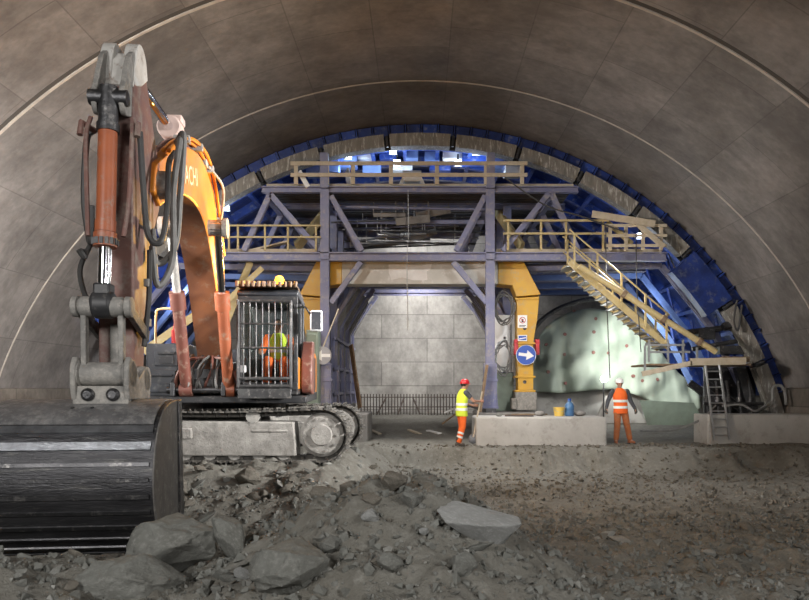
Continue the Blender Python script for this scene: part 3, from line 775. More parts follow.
# white panel and cable tangle between gantry leg and portal leg
p = P(505, 345, 22.0); k = MB(); k.bb(p.x - .35, p.x + .38, 22.0, 22.06, Z(372, 22), Z(315, 22)); tag(k.build('white_board', WHITE), 'white board between the gantry leg and the yellow portal leg, behind cables', 'board')
p = P(504, 390, 21.6); k = MB(); k.bb(p.x - .3, p.x + .3, 21.6, 22.3, .62, 2.0); k.bb(p.x - .26, p.x + .26, 21.57, 21.6, .8, 1.9); tag(k.build('green_cabinet', GREENP, None, .02), 'grey green switch cabinet at the foot of the right gantry leg', 'cabinet')
p = P(318, 350, 19.6); 
k = MB(); k.bb(X(306, 19.8), X(318, 19.8), 19.8, 20.4, .45, Z(330, 19.8)); k.bb(X(307, 19.8), X(317, 19.8), 19.77, 19.8, 1.2, Z(334, 19.8)); tag(k.build('green_cabinet', GREENP, None, .05), 'tall grey green cabinet standing behind the excavator cab', 'cabinet')
def coil(label, px, py, D, r, n, m, seed, amp=.25):
    q = random.Random(seed); pts = []
    for i in range(n * 10):
        a = i / 10 * 2 * math.pi
        pts.append(P(px, py, D) + Vector((r * (1 + amp * q.uniform(-1, 1)) * math.cos(a), q.uniform(-.08, .08), 1.6 * r * (1 + amp * q.uniform(-1, 1)) * math.sin(a))))
    k = MB(); k.tube(bez(pts, 3), .017, 5); return tag(k.build('cable_coil', m), label, 'cable')
coil('tangle of pale cables hung high between gantry leg and yellow knee', 504, 308, 21.1, .28, 6, GREYHOSE, 1)
coil('loose cable bundle hanging low between gantry leg and yellow portal leg', 503, 358, 21.2, .26, 6, GALV, 2, .4)
def cable(label, pts, r=.02, m=RUBBER, name='cable'):
    k = MB(); k.tube(bez(pts, 8), r, 6); return tag(k.build(name, m), label, 'cable')
cable('thin cable hanging from the upper deck to the pale cross beam', [P(408, 190, 20.2), P(408.5, 230, 20.2), P(407, 262, 20.2), P(408, 330, 20.2)], .012, GALV)
cable('looped cable end hanging under the upper deck', [P(408, 200, 20.25), P(405, 232, 20.25), P(400, 238, 20.25), P(401, 230, 20.3), P(407, 229, 20.3)], .012)
cable('dark cable slanting from the upper deck to the outer guard rail', [P(505, 178, 20.1), P(545, 205, 20.1), P(580, 216, 20.1), P(625, 232, 20.1)], .022)
cable('vertical cable hanging past the staircase top', [P(606, 225, 19.6), P(606, 280, 19.6), P(608, 330, 19.6), P(610, 378, 19.7)], .014)
cable('second vertical cable hanging beside the staircase rail', [P(636, 235, 19.5), P(637, 290, 19.5), P(641, 352, 19.5)], .014)
cable('grey hose looping over the formwork foot beside the kicker', [P(758, 411, 20.6), P(772, 402, 20.3), P(773, 388, 20.3), P(781, 386, 20.3), P(785, 394, 20.3), P(786, 405, 20.2)], .045, GREYHOSE, 'hose')
cable('dusty hose sagging along the formwork foot', [P(722, 406, 20.7), P(742, 405, 20.5), P(755, 411, 20.4), P(766, 405, 20.4), P(772, 400, 20.6)], .035, GREYHOSE, 'hose')
cable('thin hose lying from the grey wall to the ladder foot', [P(640, 431, 20.0), P(672, 430, 20.0), P(700, 420, 19.8), P(716, 405, 19.7)], .03, GREYHOSE, 'hose')
cable('cable sagging beneath the blue arch plate', [P(668, 253, 21.0), P(680, 276, 20.8), P(695, 281, 20.8), P(702, 276, 20.8)], .02)
cable('hanging black hose beside the hydraulic unit', [P(737, 300, 20.6), P(734, 320, 20.5), P(738, 330, 20.5), P(742, 305, 20.6)], .03)

# ------------------------------------------------------------------ staircase, platform, ladder
D = 19.95
st = thing('staircase', P(664, 352, D), 'dusty yellow steel staircase climbing from the work platform to the side deck', 'staircase')
ta, tb = P(566, 268, D), P(664, 352, D)
for dy in (-.42, .42):
    k = MB(); k.bar(ta + Vector((0, dy, .10)), tb + Vector((0, dy, .10)), .05, .17); k.build('stringer', YTIMBER, st, .008)
nt_ = 17
for i in range(nt_):
    p = ta.lerp(tb, (i + .3) / nt_); k = MB(); k.box((p.x, D, p.z + .02), (.24, .84, .04)); k.build('tread', GALV, st, .006)
for dy in (-.45, .45):
    k = MB()
    for h in (1.0, .55): k.tube([ta + Vector((0, dy, h)), tb + Vector((0, dy, h))], .024, 6)
    k.build('handrail', YTIMBER, st)
    for t_ in (.05, .28, .52, .76, .97):
        p = ta.lerp(tb, t_) + Vector((0, dy, 0)); k = MB(); k.bar(p, p + Vector((0, 0, 1.02)), .05, .05); k.build('rail_post', YTIMBER, st)
t = thing('delivery_pipe', P(716, 351, 19.2), 'long ochre concrete delivery pipe slanting above the staircase', 'pipe')
k = MB(); k.tube([P(579, 266, 19.3), P(716, 352, 19.1)], .085, 12); k.build('tube', YTIMBER, t)
for q in (.33, .62, .88):
    a = P(579, 266, 19.3).lerp(P(716, 352, 19.1), q); d = (P(716, 352, 19.1) - P(579, 266, 19.3)).normalized()
    k = MB(); k.cyl(a - d * .06, a + d * .06, .115, None, 12); k.build('coupling', DARKTIMBER, t)
D = 19.6
wp = thing('work_platform', P(700, 366, D), 'narrow work platform with timber edge under the blue formwork flank', 'platform')
k = MB(); k.bb(X(646, D), X(746, D), 19.3, 21.0, Z(364, D) - .05, Z(364, D)); k.build('deck', DARKTIMBER, wp)
k = MB(); k.bar(P(690, 362, 19.25), P(746, 361, 19.25), .05, .2); k.bar(P(642, 374, 19.25), P(692, 363, 19.25), .05, .14); k.build('edge_board', TIMBER, wp, .006)
k = MB(); k.bb(X(719, D), X(745, D), 19.3, 19.9, Z(362, D), Z(357, D)); k.build('timber_stack', DARKTIMBER, wp, .01)
for px in (649, 668, 683, 697):
    k = MB(); p = P(px, 362, 19.3); k.bar(p, p + Vector((0, 0, .62 if px < 690 else .4)), .05, .05); k.build('post', GALV, wp)
k = MB(); k.bar(P(645, 345, 19.3), P(685, 345, 19.3), .04, .06); k.bar(P(645, 372, 19.3), P(645, 346, 19.3), .05, .05); k.bar(P(648, 352, 19.3), P(690, 352, 19.3), .04, .06); k.build('rail', GALV, wp)
ld = thing('ladder', P(721, 440, 19.25), 'grey aluminium ladder leaning against the work platform', 'ladder')
la, lb = P(711.5, 358, 19.35), P(722, 440, 19.0)
for s in (-1, 1):
    k = MB(); k.bar(la + Vector((s * .19, 0, .0)), lb + Vector((s * .21, 0, 0)), .04, .07); k.build('stile', GALV, ld)
for i in range(10):
    p = la.lerp(lb, (i + .7) / 10.3); k = MB(); k.tube([p + Vector((-.2, 0, 0)), p + Vector((.2, 0, 0))], .019, 6); k.build('rung', GALV, ld)

# ------------------------------------------------------------------ membrane and concrete behind it
D = 26.0
top = [(533, 352), (540, 336), (552, 322), (570, 312), (592, 308), (615, 311), (636, 322), (654, 340), (668, 358), (684, 374), (700, 386)]
bot = [(533, 392), (545, 392), (562, 393), (580, 391), (600, 390), (618, 389), (632, 394), (650, 401), (668, 407), (685, 410), (700, 409)]
tp = bez([(x, y, 0) for x, y in top], 6); bt = bez([(x, y, 0) for x, y in bot], 6)
rows = []
for i in range(len(tp)):
    r = []
    for j in range(25):
        t_ = j / 24; px = tp[i].x * (1 - t_) + bt[i].x * t_; py = tp[i].y * (1 - t_) + bt[i].y * t_
        fold = 1.6 * (.16 * noise.noise(Vector((px * .07, py * .018, 1))) + .10 * noise.noise(Vector((px * .05 + py * .06, py * .03, 7))) + .05 * noise.noise(Vector((px * .2, py * .05, 4))))
        p = P(px, py, D); p.y += fold + .5 * (1 - t_) ** 2 * .6
        r.append(p)
    rows.append(r)
mt = thing('membrane_sheet', P(600, 392, D), 'pale green waterproofing membrane pinned over the cross passage arch', 'membrane')
k = MB(); k.loft(rows, close=False, caps=False); o = k.build('sheet', MEMBRANE, mt, smooth=80)
sm = o.modifiers.new('thickness', 'SOLIDIFY'); sm.thickness = .02
def on_sheet(px, py):
    best = min((p for r in rows for p in r), key=lambda q: (q.x / q.y * F + VX - px) ** 2 + (VY - (q.z - CAMZ) * F / q.y - py) ** 2)
    return best
for px, py in ((564, 334), (594, 333), (564, 353), (594, 353), (608, 353), (594, 320), (566, 382), (548, 372), (657, 379), (641, 380), (688, 385), (576, 312), (634, 376), (627, 346), (545, 345)):
    p = on_sheet(px, py); k = MB(); k.cyl(p + Vector((0, .02, 0)), p + Vector((0, -.05, 0)), .075, .06, 12); k.build('fixing_disc', DISC, mt)
k = MB(); A = [P(x, y, 25.6) for x, y in ((524, 372), (527, 345), (538, 324), (556, 310), (580, 301), (600, 299), (622, 303), (645, 318), (662, 338))]
k.tube(bez(A, 5), .085, 8); k.build('edge_pipe', BLACK, mt)
k = MB(); k.bb(X(533, 26.2), X(712, 26.2), 26.5, 27.0, .0, Z(386, 26.2)); tag(k.build('bench_wall', CONCRETE, None, .02), 'low grey concrete bench wall below the green membrane', 'wall block')
k = MB(); prism_y(k, [(X(648, 25), .2), (X(706, 25), .2), (X(694, 25), 1.0), (X(640, 25), 1.1)], 25.0, 25.08); tag(k.build('dark_sheet', GREENP), 'dark slanting sheet under the hem of the green membrane', 'sheet')
k = MB(); prism_y(k, [(X(600, 24.6), .25), (X(655, 24.6), .25), (X(634, 24.6), Z(396, 24.6)), (X(612, 24.6), Z(396, 24.6))], 25.3, 25.5); tag(k.build('concrete_plinth', CONCRETE, None, .02), 'grey concrete plinth below the membrane, behind the standing worker', 'plinth')

# ------------------------------------------------------------------ concrete blocks and ground clutter
cb = MB(); cb.bb(X(475, 18.7), X(605, 18.7), 18.5, 19.9, -.05, .76)
tag(cb.build('concrete_block', CONCRETE, None, .05), 'long pale concrete block between the two standing workers', 'concrete block')
k = MB(); k.bb(X(332, 20.2), X(368, 20.2), 20.0, 22, -.1, .80); tag(k.build('concrete_footing', OLDCONC, None, .04), 'weathered concrete footing under the left gantry leg', 'footing')
k = MB(); k.bb(X(478, 20.2), X(545, 20.2), 20.0, 22.4, -.1, .82); tag(k.build('concrete_footing', OLDCONC, None, .04), 'concrete footing under the right gantry leg and yellow portal leg', 'footing')
k = MB(); k.bb(X(706, 19.3), 10.86, 19.2, 20.2, -.2, .80); tag(k.build('kerb_wall', CONCRETE, None, .04), 'low pale concrete kerb wall at the ladder foot', 'kerb wall')
k = MB(); k.bb(-10.86, -6.5, 19.6, 20.6, -.2, .80); tag(k.build('kerb_wall', CONCRETE, None, .04), 'low concrete kerb wall behind the excavator bucket', 'kerb wall')
# rebar fence
rb = thing('rebar_mat', P(405, 415, 29), 'row of rusty upright starter bars below the end wall', 'rebar')
k = MB(); k.cyl((X(352, 29), 29, Z(394, 29)), (X(352, 29), 29, .25), .02, None, 6); r0 = k.build('bar', REBAR, rb)
for i in range(1, 38): cp(r0, rb, (X(352 + i * 3.05, 29) - X(352, 29), .06 * (i % 3), 0))
for z in (1.15, .75):
    k = MB(); k.tube([(X(350, 29), 28.95, z), (X(470, 29), 28.95, z)], .018, 6); k.build('tie_bar', REBAR, rb)
for px, q, lab in ((386, 377, 'dark steel prop leaning on the starter bars, first from the left'), (404, 398, 'dark steel prop leaning on the starter bars near their middle'), (413, 420, 'dark steel prop leaning the other way on the starter bars')):
    k = MB(); k.tube([P(px, 398, 28.7), P(q, 414, 28.3)], .035, 6); tag(k.build('steel_prop', REBAR), lab, 'prop')
def gz(px, py, D):
    p = P(px, py, D); p.z = max(p.z, height(p.x, p.y, False) + .04); return p
for i, (a, c, w, lab) in enumerate((((371, 417), (380, 425), .13, 'short pale plank lying beside the left footing'), ((409, 417), (420, 426), .13, 'pale plank lying on the ground in the passage centre'), ((428, 415), (440, 425), .16, 'pale plank lying nearest the worker in the yellow vest'), ((442, 424), (458, 412), .2, 'brown board propped behind the worker in the yellow vest'), ((444, 413), (455, 408), .1, 'white batten sticking out beside the worker in the yellow vest'))):
    p, q = P(a[0], a[1], 23.4), P(c[0], c[1], 22.6 if i < 3 else 23.4)
    if i < 3: p.z = height(p.x, p.y) + .02; q.z = height(q.x, q.y) + .01
    plank('plank', lab, p, q, w, .05, (TIMBER, TIMBER, WHITE, DARKTIMBER, WHITE)[i])
plank('plank', 'long brown plank leaning against the passage side by the left footing', P(351, 345, 23), P(360, 408, 22.5), .05, .22, DARKTIMBER)
plank('plank', 'dark timber leaning beside the right gantry leg', P(487, 365, 20.15), P(480, 412.2, 20.05), .08, .14, DARKTIMBER)
# things on the long block
t = thing('bucket', (X(559, 19.2), 19.2, .76), 'yellow plastic bucket standing on the long concrete block', 'bucket')
x = X(559, 19.2)
k = MB(); k.rings((x, 19.2, .76), (x, 19.2, 1.0), [(0, .12), (1, .155), (1, .165), (.94, .165), (.94, .152)], 20); k.build('tub', PLYEL, t)
k = MB(); k.tube([(x + .16 * math.cos(a), 19.12 - .05 * math.sin(a), 1.0 - .12 * math.sin(a)) for a in np.linspace(0, math.pi, 12)], .007, 5); k.build('handle', GALV, t)
t = thing('water_bottle', (X(569.5, 19.2), 19.2, .76), 'blue water cooler bottle standing beside the yellow bucket', 'bottle')
x = X(569.5, 19.2)
k = MB(); k.rings((x, 19.2, .76), (x, 19.2, 1.22), [(0, .11), (.05, .125), (.3, .125), (.33, .115), (.37, .125), (.62, .125), (.78, .09), (.86, .04), (.95, .04)], 20); k.build('body', PLBLUE, t)
k = MB(); k.cyl((x, 19.2, 1.19), (x, 19.2, 1.24), .045, None, 14); k.build('cap', SIGNBLUE, t)
for i, (px, w, lab) in enumerate(((580, .35, 'grey cement bag lying at the end of the long concrete block'), (540, .3, 'dusty sack slumped on the block beside the yellow bucket'))):
    x = X(px, 19.3); k = MB(); k.sphere((x, 19.3, .83), .1, 14, 9, (w / .2, 1.3, .75)); tag(k.build('sack', OLDCONC), lab, 'sack')
plank('plank', 'dark board lying flat on the long concrete block', (X(512, 19.3), 19.3, .80), (X(548, 19.3), 19.5, .80), .14, .04, DARKTIMBER)
plank('steel_bar', 'steel bar lying across the long concrete block', (X(505, 19), 19.0, .785), (X(532, 19), 18.75, .785), .05, .05, REBAR, 'bar')
k = MB(); k.sphere((X(499, 18.9), 18.9, .79), .05, 10, 7, (1.6, 1, .7)); tag(k.build('stone', STONE), 'small dark stone lying on top of the long concrete block', 'stone')
t = thing('work_lamp', P(604, 400, 25.2), 'bright white work lamp on a slim stand behind the worker in orange', 'lamp')
wl = P(604, 379, 25.2)
k = MB(); k.tube([(wl.x, 25.25, .3), (wl.x, 25.25, wl.z)], .025, 8); k.build('stand', BLACK, t)
k = MB(); k.cyl((wl.x, 25.34, wl.z), (wl.x, 25.21, wl.z), .09, .135, 20); k.build('housing', BLACK, t, .02)
k = MB(); k.cyl((wl.x, 25.21, wl.z), (wl.x, 25.18, wl.z), .12, None, 20); k.build('lens', BULB, t)
for i, (px, py, D, lab) in enumerate(((393, 151, 21.8, 'blue white flood lamp in the formwork crown, high centre left'), (397, 163, 22.2, 'blue white flood lamp just above the upper guard rail centre'), (476, 152, 21.8, 'blue white flood lamp in the crown above the right gantry leg'), (458, 163, 22.2, 'blue white flood lamp behind the upper guard rail, right of the pump'), (348, 156, 21.8, 'blue white flood lamp in the crown above the left gantry leg'), (226, 208, 21.6, 'blue white flood lamp low on the arch beside the boom'), (640, 236, 21.8, 'blue white flood lamp behind the outer guard rail by the blue arch'))):
    p = P(px, py, D); t = thing('flood_lamp', p, lab, 'lamp', None)
    k = MB(); k.box(p, (.26, .12, .2)); k.build('housing', GALV, t, .02)
    k = MB(); k.box(p + Vector((0, -.07, 0)), (.2, .02, .14)); k.build('lens', BLUEBULB, t)
    k = MB(); k.bar(p + Vector((0, .05, 0)), p + Vector((0, .05, .3)), .05, .05); k.build('bracket', BLACK, t)
# ------------------------------------------------------------------ excavator
S = Vector((-3.4, 12.9, 0)); FW = Vector((.105, -.9945, 0)); LF = Vector((.9945, .105, 0))
def E(a, b_, c): return S + FW * a + LF * b_ + Vector((0, 0, c))
def EM(): return MB(E)
ex = thing('excavator', (S.x, S.y, .32), 'orange crawler excavator with raised boom and toothed bucket hanging towards the camera', 'excavator')
BC = -.21
def plate(k, poly, b0, b1): return k.prism(poly, lambda u, v, s: (u, b1 if s else b0, v))
def smooth2(pts, k=4): return [(p.x, p.y) for p in bez([(a, c, 0) for a, c in pts], k)]
# --- undercarriage (crawlers lie across the view)
def stadium(n, r, xa, xb, zc):
    L = xb - xa; per = 2 * L + 2 * math.pi * r; out = []
    for i in range(n):
        d = per * i / n
        if d < L: out.append((xa + d, zc + r - .05 * math.sin(math.pi * d / L), 0))
        elif d < L + math.pi * r:
            a = (d - L) / r; out.append((xb + r * math.sin(a), zc + r * math.cos(a), a))
        elif d < 2 * L + math.pi * r: out.append((xb - (d - L - math.pi * r), zc - r, math.pi))
        else:
            a = (d - 2 * L - math.pi * r) / r + math.pi; out.append((xa + r * math.sin(a), zc + r * math.cos(a), a))
    return out
XA, XB, ZCT = -5.25, -1.6, .765
sh = MB(); sh.box((0, 0, 0), (.185, .62, .028)); sh.box((-.06, 0, .03), (.02, .62, .045)); sh.box((.02, 0, .025), (.02, .62, .03)); sh.box((0, .12, -.05), (.19, .05, .08)); sh.box((0, -.12, -.05), (.19, .05, .08))
shoe_me = sh.mesh('track_shoe'); shoe_me.materials.append(TRACKM)
for s, yc in (('near', 11.62), ('far', 14.15)):
    k = MB()
    k.loft([[(x, yc + dy, z) for x, z, a in stadium(60, rr, XA, XB, ZCT)] for dy, rr in ((-.09, .33), (-.09, .40), (.09, .40), (.09, .33), (-.09, .33))], caps=False)
    tr = k.build('crawler_track', TRACKM, ex)
    for x, z, a in stadium(50, .425, XA, XB, ZCT):
        o = bpy.data.objects.new('track_shoe', shoe_me); COL.objects.link(o); o.parent = tr
        o.location = Vector((x, yc, z)) - ex.location; o.rotation_euler = (0, a, 0)
    k = MB(); k.prism([(XA + .35, .42), (XB - .42, .42), (XB - .42, .62), (XB - .46, .98), (XA + .45, 1.0), (XA + .35, .7)], lambda u, v, q: (u, yc - .24 + .46 * q, v))
    k.bb(-4.2, -3.7, yc - .27, yc - .2, .7, .88); k.bb(-2.75, -2.15, yc - .255, yc - .2, .80, .86)
    k.build('track_frame', TRACKFRAME, ex, .03)
    for x, nm in ((XB, 'sprocket'), (XA, 'idler_wheel')):
        k = MB(); k.rings((x, yc - .25, ZCT), (x, yc + .25, ZCT), [(0, .22), (0, .30), (.08, .335), (.12, .36), (.3, .36), (.3, .30), (.7, .30), (.7, .36), (.88, .36), (.92, .335), (1, .3)], 30)
        k.cyl((x, yc - .29, ZCT), (x, yc - .2, ZCT), .16, .2, 24)
        o = k.build(nm, TRACKFRAME, ex)
        for i in range(10):
            a = 2 * math.pi * i / 10; k = MB(); k.cyl((x + .265 * math.cos(a), yc - .275, ZCT + .265 * math.sin(a)), (x + .265 * math.cos(a), yc - .24, ZCT + .265 * math.sin(a)), .022, None, 6); k.build('bolt', DUSTSTEEL, o)
    for i in range(7):
        x = XA + .62 + i * .40; k = MB(); k.rings((x, yc - .2, .46), (x, yc + .2, .46), [(0, .07), (0, .11), (.2, .12), (.25, .09), (.75, .09), (.8, .12), (1, .11)], 18); k.build('track_roller', DUSTSTEEL, ex)
    for x in (-2.72, -4.3):
        k = MB(); k.rings((x, yc - .26, 1.07), (x, yc + .15, 1.07), [(0, .05), (0, .11), (.12, .12), (.16, .085), (.8, .085), (1, .085)], 18); k.bb(x - .06, x + .06, yc - .1, yc + .05, .95, 1.04); k.build('carrier_roller', DUSTSTEEL, ex)
k = MB(); k.bb(S.x - .8, S.x + .8, 11.8, 14.0, .62, 1.05); k.build('car_body', TRACKFRAME, ex, .05)
k = MB(); k.rings((S.x, S.y, 1.0), (S.x, S.y, 1.3), [(0, .85), (.4, .85), (.45, .92), (1, .92)], 40); k.build('swing_ring', BLACK, ex)
# --- upper structure
k = EM()
plate(k, [(-2.5, 1.28), (1.55, 1.28), (1.55, 1.40), (-2.5, 1.45)], -1.42, 1.38)
k.build('deck_frame', BLACK, ex, .02)
k = EM(); k.bb(-2.3, -.1, -1.40, .25, 1.42, 2.25); k.bb(-2.3, -.5, .25, 1.36, 1.42, 2.2); k.build('engine_hood', DARKBODY, ex, .05)
k = EM(); plate(k, smooth2([(-2.3, 1.3), (-2.85, 1.4), (-3.05, 1.8), (-2.9, 2.2), (-2.3, 2.3)], 4), -1.4, 1.36); k.build('counterweight', BOOM_ORANGE, ex, .04)
k = EM(); k.bb(-.1, 1.5, -1.40, -.72, 1.40, 1.82); k.bb(1.5, 1.52, -1.3, -.8, 1.46, 1.60); k.bb(1.5, 1.53, -1.36, -.76, 1.72, 1.76); k.build('tool_box', DARKBODY, ex, .03)
k = EM(); k.bb(-.1, 1.0, -1.32, -.66, 1.82, 2.28); k.bb(1.0, 1.02, -1.18, -.8, 1.90, 2.14); k.build('fuel_tank', DARKBODY, ex, .04)
k = EM(); k.bb(1.02, 1.05, -1.12, -.84, 2.10, 2.14); k.bb(1.02, 1.04, -1.10, -.86, 1.94, 2.06); k.build('tank_step', BLACK, ex)
k = EM(); k.tube(bez([(.95, -1.18, 2.28), (.95, -1.17, 2.75), (.95, -1.12, 2.86), (.95, -.88, 2.86), (.95, -.83, 2.75), (.95, -.83, 2.28)], 5), .022, 8); k.build('handrail', YTIMBER, ex)
k = EM(); k.tube([(1.35, -1.36, 1.8), (1.4, -1.38, 2.5), (1.42, -1.32, 2.62)], .015, 6); k.box((1.45, -1.3, 2.62), (.06, .17, .34)); k.build('side_mirror', DUSTSTEEL, ex, .02)
k = EM(); k.cyl((1.1, -.82, 2.28), (1.1, -.82, 2.5), .06, None, 12); k.cyl((1.1, -.82, 2.5), (1.1, -.82, 2.62), .04, .02, 12); k.build('fire_extinguisher', SIGNRED, ex)
# boom mount and hose nest
for b0 in (-.78, .02):
    k = EM(); plate(k, [(.15, 1.4), (1.65, 1.4), (1.6, 1.62), (1.0, 1.95), (.4, 2.0)], b0, b0 + .07); k.build('boom_bracket', BLACK, ex, .01)
k = EM(); k.cyl((.62, -.85, 1.78), (.62, .16, 1.78), .08, None, 16); k.cyl((1.5, -.85, 1.5), (1.5, .3, 1.5), .06, None, 16); k.build('boom_pin', STEEL, ex)
k = EM(); k.bb(1.0, 1.2, -.66, -.02, 1.4, 1.85); k.bb(1.2, 1.3, -.5, -.15, 1.45, 1.7); k.build('valve_block', BLACK, ex, .02)
q = random.Random(5)
for i in range(11):
    b0 = -.64 + i * .06
    k = EM(); k.tube(bez([(1.1, b0, 1.42), (1.5 + q.uniform(0, .1), b0 + q.uniform(-.05, .05), 1.55), (1.48, b0 + q.uniform(-.08, .08), 1.85), (1.25, b0 * .8, 2.0 + q.uniform(-.05, .08)), (1.0, b0 * .6 - .1, 1.95)], 5), .022, 6)
    k.build('hydraulic_hose', (RUBBER, RUBBER, GREYHOSE, DULLRED)[i % 4], ex)
for s in (-1, 1):
    k = EM(); k.tube(bez([(1.45, BC + s * .5, 1.45), (1.62, BC + s * .46, 1.72), (1.5, BC + s * .3, 1.98), (1.3, BC + s * .08, 2.03)], 6), .026, 7); k.build('hydraulic_hose', DULLRED, ex)
# --- boom
low = smooth2([(.72, 1.50), (1.25, 2.05), (1.85, 2.95), (2.35, 3.55), (2.9, 3.92), (3.6, 4.02), (4.5, 3.86), (5.25, 3.52)], 4)
upp = smooth2([(5.42, 3.95), (4.6, 4.38), (3.8, 4.66), (2.95, 4.76), (2.2, 4.5), (1.5, 3.75), (.9, 2.7), (.45, 1.98)], 4)
k = EM(); plate(k, low + [(5.5, 3.62)] + upp + [(.48, 1.62)], BC - .215, BC + .215)
boom = k.build('boom', BOOM_ORANGE, ex, .02)
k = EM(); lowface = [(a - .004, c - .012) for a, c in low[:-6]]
k.loft([[(a, BC - .21, c), (a, BC + .21, c), (a + .01, BC + .21, c - .006), (a + .01, BC - .21, c - .006)] for a, c in lowface]); k.build('underside_plate', mat('dirty shaded underside', (.20, .075, .03), (.13, .055, .032), .5, 0, 2.5, .08, (.2, .14, .1), .25), boom)  # shade and dirt of the boom underside put into the plate colour
for s in (-1, 1):
    k = EM(); k.cyl((2.55, BC + s * .2, 3.9), (2.55, BC + s * .44, 3.9), .12, None, 20); k.cyl((2.55, BC + s * .42, 3.9), (2.55, BC + s * .49, 3.9), .15, None, 20); k.build('cylinder_boss', DUSTSTEEL, boom)
    foot = Vector((1.5, BC + s * .335, 1.5)); topp = Vector((2.55, BC + s * .335, 3.9)); d = topp - foot
    bm = mat('boom cylinder paint', (.30, .085, .036), (.23, .066, .03), .45, 0, 3, .05, (.26, .18, .13), .3) if s > 0 else DULLRED
    k = EM(); k.cyl(tuple(foot), tuple(foot + d * .60), .092, None, 20); k.cyl(tuple(foot + d * .52), tuple(foot + d * .625), .118, None, 20); k.cyl(tuple(foot + Vector((0, -.1, 0))), tuple(foot + Vector((0, .1, 0))), .12, None, 16)
    bc = k.build('boom_cylinder', bm, ex)
    k = EM(); k.cyl(tuple(foot + d * .6), tuple(topp), .06, None, 16); k.cyl(tuple(topp + Vector((0, -.09, 0))), tuple(topp + Vector((0, .09, 0))), .12, None, 16); k.build('rod', CHROME if s > 0 else DUSTSTEEL, bc)
# stick cylinder lying on the boom
ca, cb_ = Vector((2.3, BC, 4.88)), Vector((5.72, BC, 4.82))
k = EM(); plate(k, [(2.0, 4.3), (2.6, 4.65), (2.45, 5.02), (2.2, 5.02)], BC - .16, BC - .1); plate(k, [(2.0, 4.3), (2.6, 4.65), (2.45, 5.02), (2.2, 5.02)], BC + .1, BC + .16); k.build('cylinder_bracket', BOOM_ORANGE, boom, .01)
d = cb_ - ca
k = EM(); k.cyl(tuple(ca), tuple(ca + d * .46), .115, None, 20); k.cyl(tuple(ca + Vector((0, -.1, 0))), tuple(ca + Vector((0, .1, 0))), .13, None, 16); ac = k.build('arm_cylinder', BOOM_ORANGE, ex)
k = EM(); k.cyl(tuple(ca + d * .44), tuple(ca + d * .51), .15, None, 20); k.box(tuple(ca + d * .46 + Vector((0, .02, .12))), (.22, .26, .1)); k.build('gland', mat('bleached pink paint', (.55, .42, .38), (.45, .33, .29), .7, 0, 5), ac, .02)
k = EM(); k.cyl(tuple(ca + d * .46), tuple(cb_), .06, None, 16); k.cyl(tuple(cb_ + Vector((0, -.09, 0))), tuple(cb_ + Vector((0, .09, 0))), .09, None, 16); k.build('rod', CHROME, ac)
# pipes along the boom top, to the operator's left
for i, db in enumerate((.10, .18, .24)):
    k = EM(); k.tube(bez([(1.4, BC + db, 3.65 + .03 * i), (2.1, BC + db, 4.52 + .03 * i), (2.75, BC + db, 4.84 + .02 * i), (3.7, BC + db, 4.76 + .02 * i), (4.5, BC + db, 4.5), (5.0, BC + db, 4.22)], 6), .026, 7); k.build('hydraulic_pipe', BOOM_ORANGE if i else BROWN, boom)
for a, c in ((1.8, 4.18), (2.5, 4.78), (3.3, 4.83), (4.1, 4.66)):
    k = EM(); k.box((a, BC + .18, c), (.08, .2, .1)); k.build('pipe_clamp', DUSTSTEEL, boom, .01)
k = EM(); k.box((2.62, BC + .12, 4.85), (.26, .2, .16)); k.tube(bez([(2.6, BC + .22, 4.8), (2.2, BC + .36, 4.6), (1.9, BC + .28, 4.2), (1.75, BC + .2, 4.1)], 6), .025, 6); k.build('work_light', DUSTSTEEL, boom, .02)
# lettering on the boom side
cu = bpy.data.curves.new('lettering', 'FONT'); cu.body = 'HITACHI'; cu.size = .34; cu.extrude = .002; cu.align_x = 'LEFT'
to = bpy.data.objects.new('tmp', cu); COL.objects.link(to)
bpy.context.view_layer.update()
lm = bpy.data.meshes.new_from_object(to.evaluated_get(bpy.context.evaluated_depsgraph_get())); bpy.data.objects.remove(to)
p0 = Vector((4.62, 3.98)); p1 = Vector((3.3, 4.30)); ux = (p1 - p0).normalized(); uy = Vector((ux.y, -ux.x)) * -1
uy = Vector((-ux.y, ux.x)); uy = uy if uy.y > 0 else -uy
for v in lm.vertices:
    a = p0 + ux * v.co.x + uy * v.co.y; v.co = E(a.x, BC + .219 + v.co.z, a.y) - ex.location
link_mesh('lettering', lm, mat('faded lettering', (.80, .62, .45), (.72, .45, .22), .6, 0, 9), boom, smooth=0)
